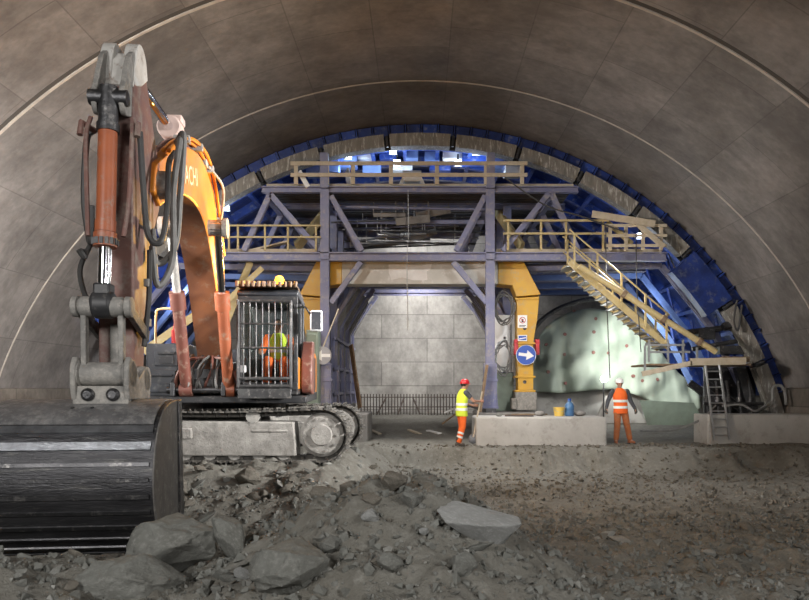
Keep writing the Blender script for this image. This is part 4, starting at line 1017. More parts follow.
# --- dipper arm
arm_poly = [(5.90, 4.86), (6.0, 4.74), (6.06, 4.4), (6.10, 3.6), (6.08, 2.4), (6.05, 1.62), (5.90, 1.50), (5.74, 1.60), (5.62, 2.4), (5.42, 3.1), (5.12, 3.5), (5.02, 3.75), (5.12, 4.0), (5.36, 4.35), (5.56, 4.66), (5.68, 4.86)]
k = EM(); plate(k, arm_poly, BC - .165, BC + .165)
arm = k.build('arm', BROWN, ex, .015)
WORN = mat('worn pale paint', (.66, .65, .62), (.48, .46, .43), .65, 0, 4, .1, (.2, .13, .09), .25)
for s in (-1, 1):
    k = EM(); plate(k, smooth2([(5.60, 4.74), (5.66, 4.92), (5.78, 5.0), (5.9, 4.98), (5.99, 4.86), (6.06, 4.62), (6.02, 4.52), (5.8, 4.6)], 3), BC + s * .112 - .062, BC + s * .112 + .062); k.build('arm_ear', WORN, arm, .01)
    k = EM(); rows = smooth2([(6.0, 4.86), (6.13, 4.74), (6.26, 4.46), (6.34, 4.28), (6.26, 4.14), (6.08, 4.18)], 4); plate(k, rows + [(6.04, 4.5)], BC + s * .125 - .025, BC + s * .125 + .025); k.build('cylinder_lug', DUSTSTEEL, arm, .008)
k = EM(); plate(k, [(5.9, 4.88), (6.01, 4.76), (6.07, 4.5), (6.04, 4.49), (5.99, 4.72), (5.88, 4.85)], BC - .16, BC + .16); k.build('worn_cap', WORN, arm)
k = EM(); k.cyl((5.3, BC - .36, 3.74), (5.3, BC + .36, 3.74), .15, None, 20); k.build('arm_pivot', DUSTSTEEL, arm)
# bucket cylinder
u, v = Vector((6.28, BC, 4.28)), Vector((6.42, BC, 2.30)); d = v - u
k = EM(); k.cyl(tuple(u + d * .08), tuple(u + d * .72), .086, None, 24); k.cyl(tuple(u + d * .60), tuple(u + d * .655), .094, None, 24); k.cyl(tuple(u + d * .66), tuple(u + d * .725), .104, None, 24)
bcyl = k.build('bucket_cylinder', REDBARREL, ex)
k = EM(); k.cyl(tuple(u + Vector((0, -.175, 0))), tuple(u + Vector((0, .175, 0))), .075, None, 18); k.cyl(tuple(u - d * .05), tuple(u + d * .17), .088, None, 20); k.cyl(tuple(u + d * .13), tuple(u + d * .17), .102, None, 20); k.build('cylinder_eye', STEEL, bcyl)
k = EM()
for i in range(14):
    a = 2 * math.pi * i / 14; c0 = u + d * .70; k.box((c0.x + .102 * math.cos(a), c0.y + .102 * math.sin(a), c0.z), (.03, .03, .06))
k.build('gland_bolts', BLACK, bcyl)
k = EM(); k.cyl(tuple(u + d * .7), tuple(v), .06, None, 20); k.build('rod', CHROME, bcyl)
k = EM(); k.rings(tuple(v + Vector((0, -.10, 0))), tuple(v + Vector((0, .10, 0))), [(0, .10), (.1, .13), (.9, .13), (1, .10)], 20); k.box((v.x - .01, BC, v.z + .12), (.17, .15, .16)); k.build('rod_eye', BLACK, bcyl, .02)
for s, r0 in ((-1, 0), (1, 0)):
    k = EM(); k.tube(bez([(6.2, BC + s * .19, 4.12), (6.27, BC + s * .21, 3.9), (6.30, BC + s * .19, 3.3), (6.36, BC + s * .16, 2.95)], 6), .022, 7); k.build('cylinder_pipe', BROWN, bcyl)
    k = EM(); k.tube([(6.1, BC + s * .18, 4.02), (6.25, BC + s * .26, 4.05), (6.28, BC + s * .26, 3.92)], .03, 7); k.build('pipe_elbow', BROWN, bcyl)
# bucket linkage
lp = Vector((6.44, 0, 2.28)); bp = Vector((6.12, 0, 1.72)); ap = Vector((5.95, 0, 1.62))
k = EM(); k.rings((lp.x, BC - .265, lp.z), (lp.x, BC + .265, lp.z), [(0, .08), (.01, .095), (.10, .1), (.11, .075), (.16, .095), (.34, .095), (.35, .07), (.65, .07), (.66, .095), (.84, .095), (.89, .075), (.9, .1), (.99, .095), (1, .08)], 22); k.build('link_pin', DUSTSTEEL, ex)
for s in (-1, 1):
    k = EM(); k.bar((6.44, BC + s * .165, 2.28), (6.42, BC + s * .165, 1.66), .09, .05, (0, 1, 0)); k.build('bucket_link', DUSTSTEEL, ex, .01)
    k = EM(); k.bar((6.44, BC + s * .22, 2.28), (5.80, BC + s * .22, 2.05), .05, .12, (0, 0, 1)); k.build('guide_link', STEEL, ex, .01)
k = EM(); k.bb(6.06, 6.10, BC - .05, BC + .05, 1.72, 2.15); k.build('grease_plate', DUSTSTEEL, arm, .01)
k = EM(); k.rings((6.40, BC - .26, 1.66), (6.40, BC + .26, 1.66), [(0, .12), (.12, .14), (.13, .11), (.87, .11), (.88, .14), (1, .12)], 22); k.build('bucket_pin', DUSTSTEEL, ex)
k = EM(); k.rings((5.92, BC - .26, 1.62), (5.92, BC + .26, 1.62), [(0, .12), (.1, .13), (.9, .13), (1, .12)], 22); k.build('arm_pin', DUSTSTEEL, ex)
# quick coupler
k = EM()
for s in (-1, 1):
    plate(k, smooth2([(6.48, 1.82), (6.54, 1.72), (6.54, 1.55), (6.5, 1.42)], 3) + [(5.82, 1.42), (5.82, 1.66), (5.95, 1.74), (6.2, 1.62), (6.34, 1.78)], BC + s * .235 - .025, BC + s * .235 + .025)
k.bb(5.85, 6.46, BC - .22, BC + .22, 1.38, 1.52); k.bb(6.42, 6.5, BC - .25, BC + .25, 1.36, 1.55)
cq = k.build('quick_coupler', DUSTSTEEL, ex, .012)
for db in (-.11, .11):
    k = EM(); k.rings((6.48, BC + db, 1.47), (6.54, BC + db, 1.47), [(0, .06), (.6, .06), (1, .035)], 16); k.build('bolt', STEEL, cq)
# --- bucket
SIDEST = mat('brown worn side steel', (.10, .095, .09), (.15, .14, .13), .6, .3, 5, .25, (.24, .23, .21), .3)
TOPST = mat('dusty bucket top', (.15, .15, .155), (.21, .21, .215), .5, .5, 4, .4, (.34, .335, .33), .5)
B0, B1 = -1.15, .37
prof = smooth2([(6.02, 1.40), (6.2, 1.41), (6.5, 1.37), (6.74, 1.24), (6.90, 1.0), (6.96, .74), (6.92, .48), (6.78, .24), (6.56, .07), (6.3, -.02), (6.02, -.05)], 5)
inner = [(a - .035 * (1 if 5.9 < a else .2), c - (.035 if c > .75 else -.035)) for a, c in prof]
k = EM(); k.loft([[(a, B0, c), (a, B1, c), (a2, B1, c2), (a2, B0, c2)] for (a, c), (a2, c2) in zip(prof, inner)])
bk = k.build('bucket', BUCKET, ex)
for b0, b1 in ((B0 - .015, B0 + .03), (B1 - .03, B1 + .015)):
    k = EM(); plate(k, prof[::2] + [(5.98, -.05), (5.96, .3), (5.98, .9)], b0, b1); k.build('side_plate', SIDEST, bk, .006)
    k = EM(); plate(k, [(5.92, -.06), (6.06, -.06), (6.10, .7), (6.14, 1.40), (6.02, 1.42), (5.98, .9), (5.92, .3)], b0 - .02, b1 + .02); k.build('side_cutter', STEEL, bk, .006)
def at_len(t):
    i = min(len(prof) - 2, int(t * (len(prof) - 1))); f = t * (len(prof) - 1) - i
    a = prof[i]; c = prof[i + 1]; p = Vector((a[0] + (c[0] - a[0]) * f, a[1] + (c[1] - a[1]) * f)); d = Vector((c[0] - a[0], c[1] - a[1])).normalized()
    return p, Vector((-d.y, d.x)) * -1 if True else None, d
for i, (t, w) in enumerate(((.335, .045), (.39, .045), (.45, .02), (.50, .02), (.555, .025), (.61, .02), (.665, .025), (.72, .02), (.78, .025), (.85, .02), (.92, .03))):
    p, nn, d = at_len(t); nn = nn if nn.x > 0 or (abs(nn.x) < .3 and nn.y < 0) else -nn
    k = EM(); s_ = [p - d * w - nn * .01, p + d * w - nn * .01, p + d * w * .8 + nn * .014, p - d * w * .8 + nn * .014]
    plate(k, [(q.x, q.y) for q in s_], B0 + .01, B1 - .03); k.build('wear_strip', BUCKETLIP if i < 2 else STEEL, bk)
k = EM(); pr = [p for p in prof if p[0] < 6.95 and p[1] > 1.19]; k.loft([[(a, B0 + .03, c + .004), (a, B1 - .035, c + .004), (a + .012, B1 - .035, c + .014), (a + .012, B0 + .03, c + .014)] for a, c in pr]); k.build('back_plate', TOPST, bk)
for db in (-.42, -.25):
    k = EM(); p, nn, d = at_len(.235); nn = nn if nn.y > 0 else -nn; k.cyl((p.x - nn.x * .02, db, p.y - nn.y * .02), (p.x + nn.x * .022, db, p.y + nn.y * .022), .017, None, 12); k.build('drain_hole', BLACK, bk)
for i in range(5):
    b0 = B0 + .12 + i * (B1 - B0 - .24) / 4; k = EM(); plate(k, [(6.1, -.09), (6.1, .0), (5.8, -.02), (5.68, -.08)], b0 - .06, b0 + .06); k.build('tooth', STEEL, bk, .01)
k = EM()
for s in (-1, 1): plate(k, [(6.0, 1.34), (6.45, 1.34), (6.4, 1.46), (6.05, 1.5)], BC + s * .2 - .025, BC + s * .2 + .025)
k.build('bucket_ear', STEEL, bk, .008)
# --- hoses between boom and arm
for pts, r in (([(6.02, BC - .24, 4.05), (6.0, BC - .30, 3.95), (5.98, BC - .33, 3.4), (6.0, BC - .28, 3.02), (6.06, BC - .24, 2.98), (6.1, BC - .22, 3.3)], .03),
               ([(6.05, BC + .22, 4.05), (6.0, BC + .24, 3.5), (5.98, BC + .28, 3.05), (5.95, BC + .40, 3.0), (5.8, BC + .42, 3.4), (5.5, BC + .36, 3.9), (5.0, BC + .30, 4.2)], .03),
               ([(5.0, BC + .34, 4.28), (5.35, BC + .44, 4.2), (5.55, BC + .42, 3.6), (5.5, BC + .40, 2.9), (5.62, BC + .28, 2.6), (5.68, BC + .24, 3.0)], .034),
               ([(4.9, BC + .30, 4.35), (5.25, BC + .46, 4.3), (5.42, BC + .46, 3.6), (5.40, BC + .40, 3.05), (5.52, BC + .24, 2.85), (5.6, BC + .22, 3.2)], .034),
               ([(5.7, BC + .22, 2.95), (5.8, BC + .24, 2.5), (5.85, BC + .23, 2.2), (5.9, BC + .22, 1.95)], .028),
               ([(6.0, BC - .26, 2.95), (6.0, BC - .36, 2.7), (6.06, BC - .30, 2.45), (6.1, BC - .22, 2.35)], .026),
               ([(6.15, BC - .26, 2.85), (6.2, BC - .25, 2.78), (6.25, BC - .28, 2.84)], .03)):
    k = EM(); k.tube(bez(pts, 7), r, 8); k.build('hydraulic_hose', GREYHOSE if r > .033 else RUBBER, ex)
for c in (2.2, 2.6, 3.2):
    k = EM(); k.box((5.78, BC + .22, c), (.12, .05, .08)); k.build('hose_clamp', DUSTSTEEL, arm, .008)
# --- cab
C0, C1, CA0, CA1, CB, CT = .30, 1.25, -.05, 1.72, 1.42, 3.03
cab = EM(); cab.bb(CA0, CA1, C0, C1, CB, CB + .12); cab.bb(CA0, CA0 + .06, C0, C1, CB, CT)
cab = cab.build('cab', BLACK, ex, .02)
for a in (CA0 + .04, .75, CA1 - .04):
    for b0 in (C0 + .035, C1 - .035):
        if a == .75 and b0 < 1: continue
        k = EM(); k.bar((a, b0, CB), (a, b0, CT), .07, .08, (1, 0, 0)); k.build('pillar', BLACK, cab, .015)
k = EM(); plate(k, [(CA0, CT - .02), (CA1 + .03, CT - .02), (CA1 + .04, CT + .04), (CA1 - .1, CT + .10), (CA0, CT + .10)], C0 - .01, C1 + .01); k.build('roof', DARKBODY, cab, .02)
k = EM(); k.bb(CA1 - .02, CA1 + .02, C0, C1, CT - .14, CT - .02); k.bb(CA1 - .02, CA1 + .03, C0, C1, CB + .08, CB + .2); k.build('front_frame', BLACK, cab, .01)
for nm, (a0, a1, b0, b1, z0, z1) in (('windscreen', (CA1 - .05, CA1 - .045, C0 + .07, C1 - .07, CB + .2, CT - .14)), ('side_window', (.8, CA1 - .1, C1 - .04, C1 - .035, CB + .65, CT - .1)), ('side_window', (.05, .7, C1 - .04, C1 - .035, CB + .65, CT - .1)), ('side_window', (.05, CA1 - .1, C0 + .035, C0 + .04, CB + .65, CT - .1))):
    k = EM(); k.bb(a0, a1, b0, b1, z0, z1); k.build(nm, GLASS, cab)
k = EM(); k.bb(.02, .72, C1 - .06, C1 - .01, CB + .05, CB + .68); k.bb(.78, CA1 - .06, C1 - .06, C1 - .0, CB + .05, CB + .62); k.bb(.9, 1.0, C1, C1 + .04, CB + .5, CB + .54); k.build('door_panel', BOOM_ORANGE, cab, .01)
k = EM(); k.bb(.0, CA1 - .06, C0 + .02, C0 + .06, CB + .05, CB + .62); k.build('side_panel', BLACK, cab, .01)
GUARD = mat('front guard steel', (.04, .04, .042), (.08, .08, .08), .45, .4, 6, .1, (.22, .21, .2), .3)
k = EM(); ga = CA1 + .14
for b0 in (C0 + .03, C1 - .10): k.tube([(ga, b0, CB + .12), (ga, b0, CT - .1)], .028, 8)
for z in (CB + .14, CB + .26, CB + .75, CT - .48, CT - .12): k.tube([(ga, C0 + .02, z), (ga, C1 - .09, z)], .016 if CB + .3 < z < CT - .2 else .028, 8)
for z in (CB + .2, CT - .2):
    for b0 in (C0 + .03, C1 - .10): k.tube([(ga, b0, z), (CA1, b0, z)], .018, 6)
gd = k.build('front_guard', GUARD, cab)
for i in range(8):
    b0 = C0 + .11 + i * .098; k = EM(); k.tube([(ga - .01, b0, CB + .15), (ga - .01, b0, CT - .13)], .010, 6); k.build('guard_bar', GUARD, gd)
k = EM(); k.bb(ga - .02, ga + .02, C0 + .02, C1 - .09, CB - .06, CB + .1); k.build('bumper', GUARD, cab, .01)
k = EM(); k.bb(ga - .03, ga - .02, C0 + .06, C0 + .15, CB + .36, CB + .47); k.build('notice_sticker', WHITE, cab)
k = EM(); k.bb(.1, CA1 + .2, C0 + .0, C1 + .0, CT + .12, CT + .15)
for b0 in np.linspace(C0 + .02, C1 - .02, 12): k.cyl((CA1 + .2, b0, CT + .10), (CA1 + .2, b0, CT + .19), .03, None, 8)
for b0 in (C0 + .1, C1 - .1):
    for a in (.2, 1.5): k.bar((a, b0, CT + .08), (a, b0, CT + .14), .05, .05)
k.build('roof_guard', mat('roof guard steel', (.16, .10, .06), (.22, .15, .10), .6, .3, 6), cab, .006)
bcn = EM(); bcn.cyl((1.3, .92, CT + .14), (1.3, .92, CT + .18), .09, None, 18)
bcn = bcn.build('beacon_light', BLACK, cab)
k = EM(); k.rings((1.3, .92, CT + .18), (1.3, .92, CT + .37), [(0, .08), (.7, .078), (.95, .05), (1, .015)], 18); k.build('lens', AMBER, bcn)
k = EM(); k.tube(bez([(CA1 - .1, C1, CT - .2), (CA1 + .1, C1 + .12, CT - .2), (CA1 + .1, C1 + .22, CT - .35)], 4), .015, 6); k.build('mirror_bracket', BLACK, cab)
k = EM(); k.box((CA1 + .1, C1 + .30, CT - .42), (.07, .2, .34)); mb = k.build('mirror_housing', WHITE, cab, .03)
k = EM(); k.box((CA1 + .138, C1 + .30, CT - .42), (.006, .15, .28)); k.build('mirror_glass', DARKBODY, mb)
k = EM(); plate(k, smooth2([(.2, CB), (.9, CB), (1.2, CB + .1), (1.15, CB + .6), (.8, CB + .9), (.2, CB + .95)], 3), C1 + .02, C1 + .2); k.build('side_cover', DULLRED, ex, .02)
k = EM(); k.bb(.15, .62, .55, 1.08, CB + .30, CB + .46); k.bb(.08, .20, .56, 1.07, CB + .46, CB + 1.1); k.bb(.2, .55, .62, 1.0, CB + .12, CB + .3); k.build('operator_seat', BLACK, cab, .04)
for b0 in (.48, 1.14):
    k = EM(); k.bb(.35, .8, b0 - .07, b0 + .07, CB + .35, CB + .62); k.cyl((.78, b0, CB + .62), (.82, b0, CB + .78), .02, .028, 10); k.build('control_console', BLACK, cab, .02)
k = EM(); k.tube([(1.35, .75, CB + .12), (1.2, .74, CB + .55)], .014, 6); k.tube([(1.35, .88, CB + .12), (1.2, .89, CB + .55)], .014, 6); k.build('travel_lever', BLACK, cab)
# ------------------------------------------------------------------ people
def voxel(mb, name, m, parent, vox, smooth_it=4, loc=None):
    """join capsules into one continuous surface"""
    me = mb.mesh('tmp'); o = bpy.data.objects.new('tmp', me); COL.objects.link(o)
    r = o.modifiers.new('r', 'REMESH'); r.mode = 'VOXEL'; r.voxel_size = vox
    s = o.modifiers.new('s', 'SMOOTH'); s.iterations = smooth_it; s.factor = .5
    bpy.context.view_layer.update()
    nm = bpy.data.meshes.new_from_object(o.evaluated_get(bpy.context.evaluated_depsgraph_get()))
    nm.name = name
    bpy.data.objects.remove(o); bpy.data.meshes.remove(me)
    return link_mesh(name, nm, m, parent, smooth=180)
def cap(k, p, q, r1, r2=None, n=12):
    r2 = r1 if r2 is None else r2
    k.cyl(p, q, r1, r2, n); k.sphere(p, r1, n, 8); k.sphere(q, r2, n, 8)
def chain(k, pts, rs, n=12):
    for i in range(len(pts) - 1): cap(k, pts[i], pts[i + 1], rs[i], rs[i + 1], n)
def V(*a): return Vector(a)
def ell_rows(rows, n=22):
    """rows: (cx, cy, z, rx, ry)"""
    return [[(cx + rx * math.cos(a), cy + ry * math.sin(a), z) for a in np.linspace(0, 2 * math.pi, n + 1)[:-1]] for cx, cy, z, rx, ry in rows]
def hand(k, wrist, direc, palm_n, side, curl):
    """palm, four unequal bent fingers and a thumb; direc: along the hand, palm_n: out of the palm, side: towards the thumb"""
    d = direc.normalized(); pn = palm_n.normalized(); sd = side.normalized()
    for t in (-.026, -.009, .009, .026): cap(k, wrist, wrist + d * .085 + sd * t, .018, .0125, 8)
    for t, L in ((.030, .070), (.010, .080), (-.010, .074), (-.029, .058)):
        p = wrist + d * .088 + sd * t; a = 0
        for f_, r in ((.45, .0095), (.32, .0085), (.23, .0075)):
            a += curl; q = p + (d * math.cos(a) + pn * math.sin(a)) * L * f_ * 1.1
            cap(k, p, q, r, r * .93, 8); p = q
    p = wrist + d * .022 + sd * .03; q = p + (d * .6 + sd * .7 + pn * .3).normalized() * .042; r_ = q + (d * .85 + pn * (.35 + .4 * curl)).normalized() * .036
    cap(k, p, q, .013, .011, 8); cap(k, q, r_, .010, .0085, 8)
def head(k, c, fwd, up):
    """skull, jaw, brow, nose, lips and ears on one head; fwd and up are unit vectors"""
    r = fwd.cross(up).normalized()
    def at(f, u, s): return c + fwd * f + up * u + r * s
    k.sphere(tuple(at(-.005, .03, 0)), .083, 18, 12, (.9, 1.05, 1.05))
    cap(k, at(.028, -.03, 0), at(.035, .03, 0), .062, .068, 16)
    cap(k, at(.035, -.078, 0), at(.06, -.085, 0), .038, .028, 14)
    cap(k, at(.08, .012, 0), at(.106, -.025, 0), .010, .014, 10)
    cap(k, at(.082, -.052, -.018), at(.082, -.052, .018), .011, .011, 10)
    cap(k, at(.074, .035, -.035), at(.074, .035, .035), .013, .013, 10)
    for s in (-1, 1): cap(k, at(-.005, .02, s * .078), at(.0, -.02, s * .076), .013, .009, 8)
def eyes(par, c, fwd, up):
    r = fwd.cross(up).normalized()
    for s in (-1, 1):
        k = MB(); k.sphere(tuple(c + fwd * .083 + up * .012 + r * s * .031), .011, 10, 7); k.build('eye', HAIR, par, local=True)
    k = MB(); p = c + fwd * .094 - up * .052; k.tube([p - r * .02, p, p + r * .02], .003, 5); k.build('mouth', mat('lip', (.30, .10, .08)), par, local=True)
def helmet(par, c, fwd, m, tilt=0):
    k = MB(); rows = []
    for t, (rr, z) in enumerate(((.118, .035), (.117, .055), (.112, .085), (.098, .118), (.072, .143), (.036, .157), (.004, .161))):
        rows.append([(c.x + rr * .93 * math.cos(a) * (1), c.y + rr * 1.1 * math.sin(a), c.z + z) for a in np.linspace(0, 2 * math.pi, 25)[:-1]])
    k.loft(rows)
    h = k.build('helmet', m, par, local=True, smooth=50)
    k = MB(); f = fwd; r = Vector((-f.y, f.x, 0))
    pts_t = []
    for a in np.linspace(-1.15, 1.15, 11): pts_t.append((c + f * (.10 * math.cos(a) + .075 * max(0, math.cos(a)) ** 2) + r * .112 * math.sin(a)))
    inn = [c + f * .075 * math.cos(a) + r * .09 * math.sin(a) for a in np.linspace(-1.15, 1.15, 11)]
    for zz in (0,):
        k.loft([[p + V(0, 0, .045), q + V(0, 0, .028), q + V(0, 0, .020), p + V(0, 0, .035)] for p, q in zip(inn, pts_t)])
    k.build('peak', m, h, local=True)
    k = MB(); k.tube([(c.x + .118 * .93 * math.cos(a), c.y + .118 * 1.1 * math.sin(a), c.z + .036) for a in np.linspace(0, 2 * math.pi, 25)[:-1]], .006, 5, True); k.build('brim', m, h, local=True)
def boot(par, ankle, toe_dir, m=BOOT):
    k = MB(); d = toe_dir.normalized(); a = V(ankle.x, ankle.y, ankle.z)
    cap(k, a + V(0, 0, .12), a, .058, .056, 12); cap(k, a + V(0, 0, -.045) - d * .04, a + V(0, 0, -.05) + d * .10, .05, .046, 12); cap(k, a + V(0, 0, -.05) + d * .10, a + V(0, 0, -.058) + d * .16, .046, .038, 12)
    k2 = voxel(k, 'boot', m, par, .012)
    k = MB(); k.bar(a + V(0, 0, -.093) - d * .088, a + V(0, 0, -.093) + d * .195, .095, .022); k.build('sole', BLACK, k2, .01, local=True)
def band(rows, z0, z1, grow=.007, n=24):
    """ring that follows a stack of ellipse rows between two heights"""
    def at(z):
        for p, q in zip(rows, rows[1:]):
            lo, hi = (p, q) if p[2] < q[2] else (q, p)
            if lo[2] <= z <= hi[2]:
                t = (z - lo[2]) / (hi[2] - lo[2]); return [lo[i] + (hi[i] - lo[i]) * t for i in range(5)]
        return list(min(rows, key=lambda r: abs(r[2] - z)))
    out = []
    for z in (z0, (z0 + z1) / 2, z1):
        e = at(z); e[2] = z; e[3] += grow; e[4] += grow; out.append(e)
    ins = [[e[0], e[1], e[2], e[3] - grow * 1.6, e[4] - grow * 1.6] for e in out[::-1]]
    return ell_rows(out + ins, n)
def vest(par, rows, m, bands, extra=None, vox=.012):
    k = MB(); k.loft(ell_rows(rows))
    if extra: extra(k)
    v = voxel(k, 'vest', m, par, vox, 5)
    for z0, z1 in bands:
        k = MB(); k.loft(band(rows, z0, z1), caps=False); k.build('reflective_band', REFLECT, v, local=True, smooth=180)
    return v
def person(label, loc, rz):
    k = MB(); return None

def make_person(label, loc, rz, J, vest_rows, vest_m, bands, trouser_m, sleeve_m, helm_m, hand_spec, fwd=V(0, -1, 0), calf_bands=False, sleeve_to=1.0, glove=None, boots=BOOT, extra=None):
    hc = J['head']; up = V(0, 0, 1)
    k = MB(); head(k, hc, fwd, (up - fwd * up.dot(fwd)).normalized())
    cap(k, hc + V(0, .0, -.06) - fwd * .02, J['neck'], .055, .06, 14)
    k.loft(ell_rows([(J['hip'].x, J['hip'].y, J['hip'].z - .06, .14, .09), (J['hip'].x, J['hip'].y, J['hip'].z + .06, .15, .10), (J['waist'].x, J['waist'].y, J['waist'].z, .135, .09), (J['chest'].x, J['chest'].y, J['chest'].z, .16, .105), (J['neck'].x, J['neck'].y, J['neck'].z - .06, .14, .08), (J['neck'].x, J['neck'].y, J['neck'].z, .07, .06)]))
    for s in 'lr':
        chain(k, [J['sh' + s], J['el' + s], J['wr' + s]], [.052, .040, .027]); cap(k, J['neck'] + V(0, 0, -.05), J['sh' + s], .06, .055)
        chain(k, [J['hp' + s], J['kn' + s], J['an' + s]], [.085, .058, .04]); cap(k, J['an' + s], J['an' + s] + J['toe' + s].normalized() * .14 + V(0, 0, -.05), .035, .03)
        hd = hand_spec[s]; hand(k, J['wr' + s], *hd)
    body = voxel(k, 'person', SKIN, None, .0075, 2)
    body.location = loc; body.rotation_euler = (0, 0, rz); tag(body, label, 'person')
    eyes(body, hc, fwd, up)
    k = MB()
    k.loft(ell_rows([(J['hip'].x, J['hip'].y, J['hip'].z - .09, .15, .105), (J['hip'].x, J['hip'].y, J['hip'].z + .02, .165, .118), (J['waist'].x, J['waist'].y, J['waist'].z - .06, .15, .108), (J['waist'].x, J['waist'].y, J['waist'].z - .02, .148, .105)]))
    for s in 'lr':
        chain(k, [J['hp' + s], J['kn' + s], J['an' + s] + (J['kn' + s] - J['an' + s]) * .12], [.105, .085, .075])
    tr = voxel(k, 'trousers', trouser_m, body, .012, 5)
    if calf_bands:
        for s in 'lr':
            for t0, t1 in ((.30, .42), (.55, .67)):
                a = J['an' + s].lerp(J['kn' + s], t0); b_ = J['an' + s].lerp(J['kn' + s], t1); k = MB(); k.cyl(a, b_, .083, .086, 16); k.build('reflective_band', REFLECT, tr, local=True)
    for s in 'lr':
        e = J['el' + s]; w = J['wr' + s]; k = MB()
        if sleeve_to >= 1: chain(k, [J['sh' + s], e, w.lerp(e, .08)], [.072, .058, .045])
        else: chain(k, [J['sh' + s], J['sh' + s].lerp(e, sleeve_to)], [.074, .066])
        voxel(k, 'sleeve', sleeve_m, body, .011, 4)
        if glove:
            k = MB(); hd = hand_spec[s]; d = hd[0].normalized(); cap(k, w - d * .03, w + d * .08, .04, .042, 12); cap(k, w + d * .08, w + d * .12 + hd[1].normalized() * .05, .04, .03, 12); cap(k, w + d * .03, w + d * .07 + hd[2].normalized() * .05, .02, .017, 10)
            voxel(k, 'glove', glove, body, .009, 3)
        boot(body, J['an' + s], J['toe' + s], boots)
    vest(body, vest_rows, vest_m, bands, extra)
    if helm_m: helmet(body, hc + V(0, .005, .0), fwd, helm_m)
    k = MB(); k.loft([[(hc.x + rr * .95 * math.cos(a) - fwd.x * .02, hc.y + rr * 1.08 * math.sin(a) - fwd.y * .025, hc.z + z) for a in np.linspace(0, 2 * math.pi, 19)[:-1]] for rr, z in ((.07, -.035), (.088, .0), (.094, .04), (.085, .09), (.05, .12), (.01, .126))]); k.build('hair', HAIR, body, local=True)
    return body
def ground(px, D):
    x = (px - VX) * D / F; return V(x, D, height(x, D, True))
# worker in orange vest, facing the camera, walking stance
g = ground(620, 19.1)
J = dict(head=V(-.02, -.03, 1.635), neck=V(-.01, 0, 1.50), chest=V(.0, .01, 1.30), waist=V(.02, .01, 1.10), hip=V(.02, .0, .96),
         shl=V(.19, .0, 1.43), ell=V(.30, .03, 1.16), wrl=V(.40, -.05, .95), shr=V(-.20, .0, 1.43), elr=V(-.31, .05, 1.17), wrr=V(-.38, -.02, .96),
         hpl=V(.11, 0, .92), knl=V(.18, -.03, .52), anl=V(.28, .02, .10), hpr=V(-.07, 0, .92), knr=V(-.09, -.06, .51), anr=V(-.12, -.04, .10), toel=V(.5, -1, 0), toer=V(-.2, -1, 0))
vr = [(.02, .0, .82, .20, .145), (.02, .0, .95, .195, .14), (.015, .0, 1.10, .185, .13), (.0, .0, 1.30, .20, .14), (-.005, .005, 1.42, .185, .115), (-.01, .005, 1.49, .11, .085), (-.01, .005, 1.52, .08, .07)]
h_ = {'l': (V(.25, -.1, -1), V(-.5, -.5, 0), V(-.3, -1, 0), .35), 'r': (V(-.2, -.1, -1), V(.6, -.4, 0), V(.3, -1, 0), .35)}
make_person('worker in white helmet and orange reflective vest walking towards the camera by the concrete block', g, 0, J, vr, VISORA, ((.96, 1.03), (1.13, 1.20)), TROUSER, DARKCLOTH, WHITEHELM, h_, calf_bands=False, glove=GLOVE, boots=mat('orange brown boot', (.40, .12, .05), (.25, .10, .05), .8, 0, 8))
# worker in yellow vest seen from behind at an angle, holding a long handled tool
g2 = ground(462.5, 18.55)
J = dict(head=V(.02, -.08, 1.63), neck=V(.01, -.03, 1.50), chest=V(.0, .0, 1.30), waist=V(-.01, .03, 1.10), hip=V(-.02, .04, .96),
         shl=V(.19, -.01, 1.42), ell=V(.25, -.12, 1.16), wrl=V(.16, -.40, 1.07), shr=V(-.18, -.02, 1.42), elr=V(-.24, -.22, 1.20), wrr=V(-.10, -.48, 1.19),
         hpl=V(.08, .03, .92), knl=V(.10, -.03, .51), anl=V(.11, .06, .10), hpr=V(-.10, .03, .92), knr=V(-.13, .06, .52), anr=V(-.14, .20, .11), toel=V(.15, -1, 0), toer=V(-.1, -1, 0))
vr2 = [(-.02, .03, .80, .20, .15), (-.02, .04, .95, .20, .145), (-.01, .03, 1.10, .19, .135), (.0, .0, 1.30, .205, .145), (.0, -.01, 1.42, .185, .12), (.01, -.02, 1.49, .11, .085), (.01, -.02, 1.52, .08, .07)]
h2 = {'l': (V(-.1, -1, .1), V(-1, 0, 0), V(0, .1, 1), .75), 'r': (V(.1, -1, .1), V(1, 0, 0), V(0, .1, 1), .75)}
rz = R(112)
make_person('worker in red helmet and yellow reflective vest turned away, holding a long handled tool', g2, rz, J, vr2, VISYEL, ((.95, 1.02), (1.08, 1.15)), VISORA, DARKCLOTH, REDHELM, h2, calf_bands=True, sleeve_to=.45)
M2 = Matrix.Translation(g2) @ Matrix.Rotation(rz, 4, 'Z')
ha, hb = M2 @ V(-.06, -.575, 1.225), M2 @ V(.12, -.50, 1.105)
p1 = P(472, 443.5, 18.5); mid = (ha + hb) / 2
tl = thing('shovel', p1, 'long pale handled shovel held by the worker in the yellow vest', 'shovel')
top_ = mid + (mid - p1) * .26
k = MB(); k.tube([top_, p1 + (mid - p1) * .15], .021, 8); k.build('handle', TIMBER, tl)
k = MB(); d = (mid - p1).normalized(); sd = V(0, 1, 0).cross(d).normalized(); n_ = d.cross(sd)
rows = []
for t_, w in ((.26, .03), (.22, .10), (.10, .115), (.03, .09), (0, .02)):
    c = p1 + d * t_; rows.append([c - sd * w + n_ * .02, c, c + sd * w + n_ * .02, c + sd * w + n_ * .028, c + n_ * .008, c - sd * w + n_ * .028])
k.loft(rows); k.build('blade', STEEL, tl)
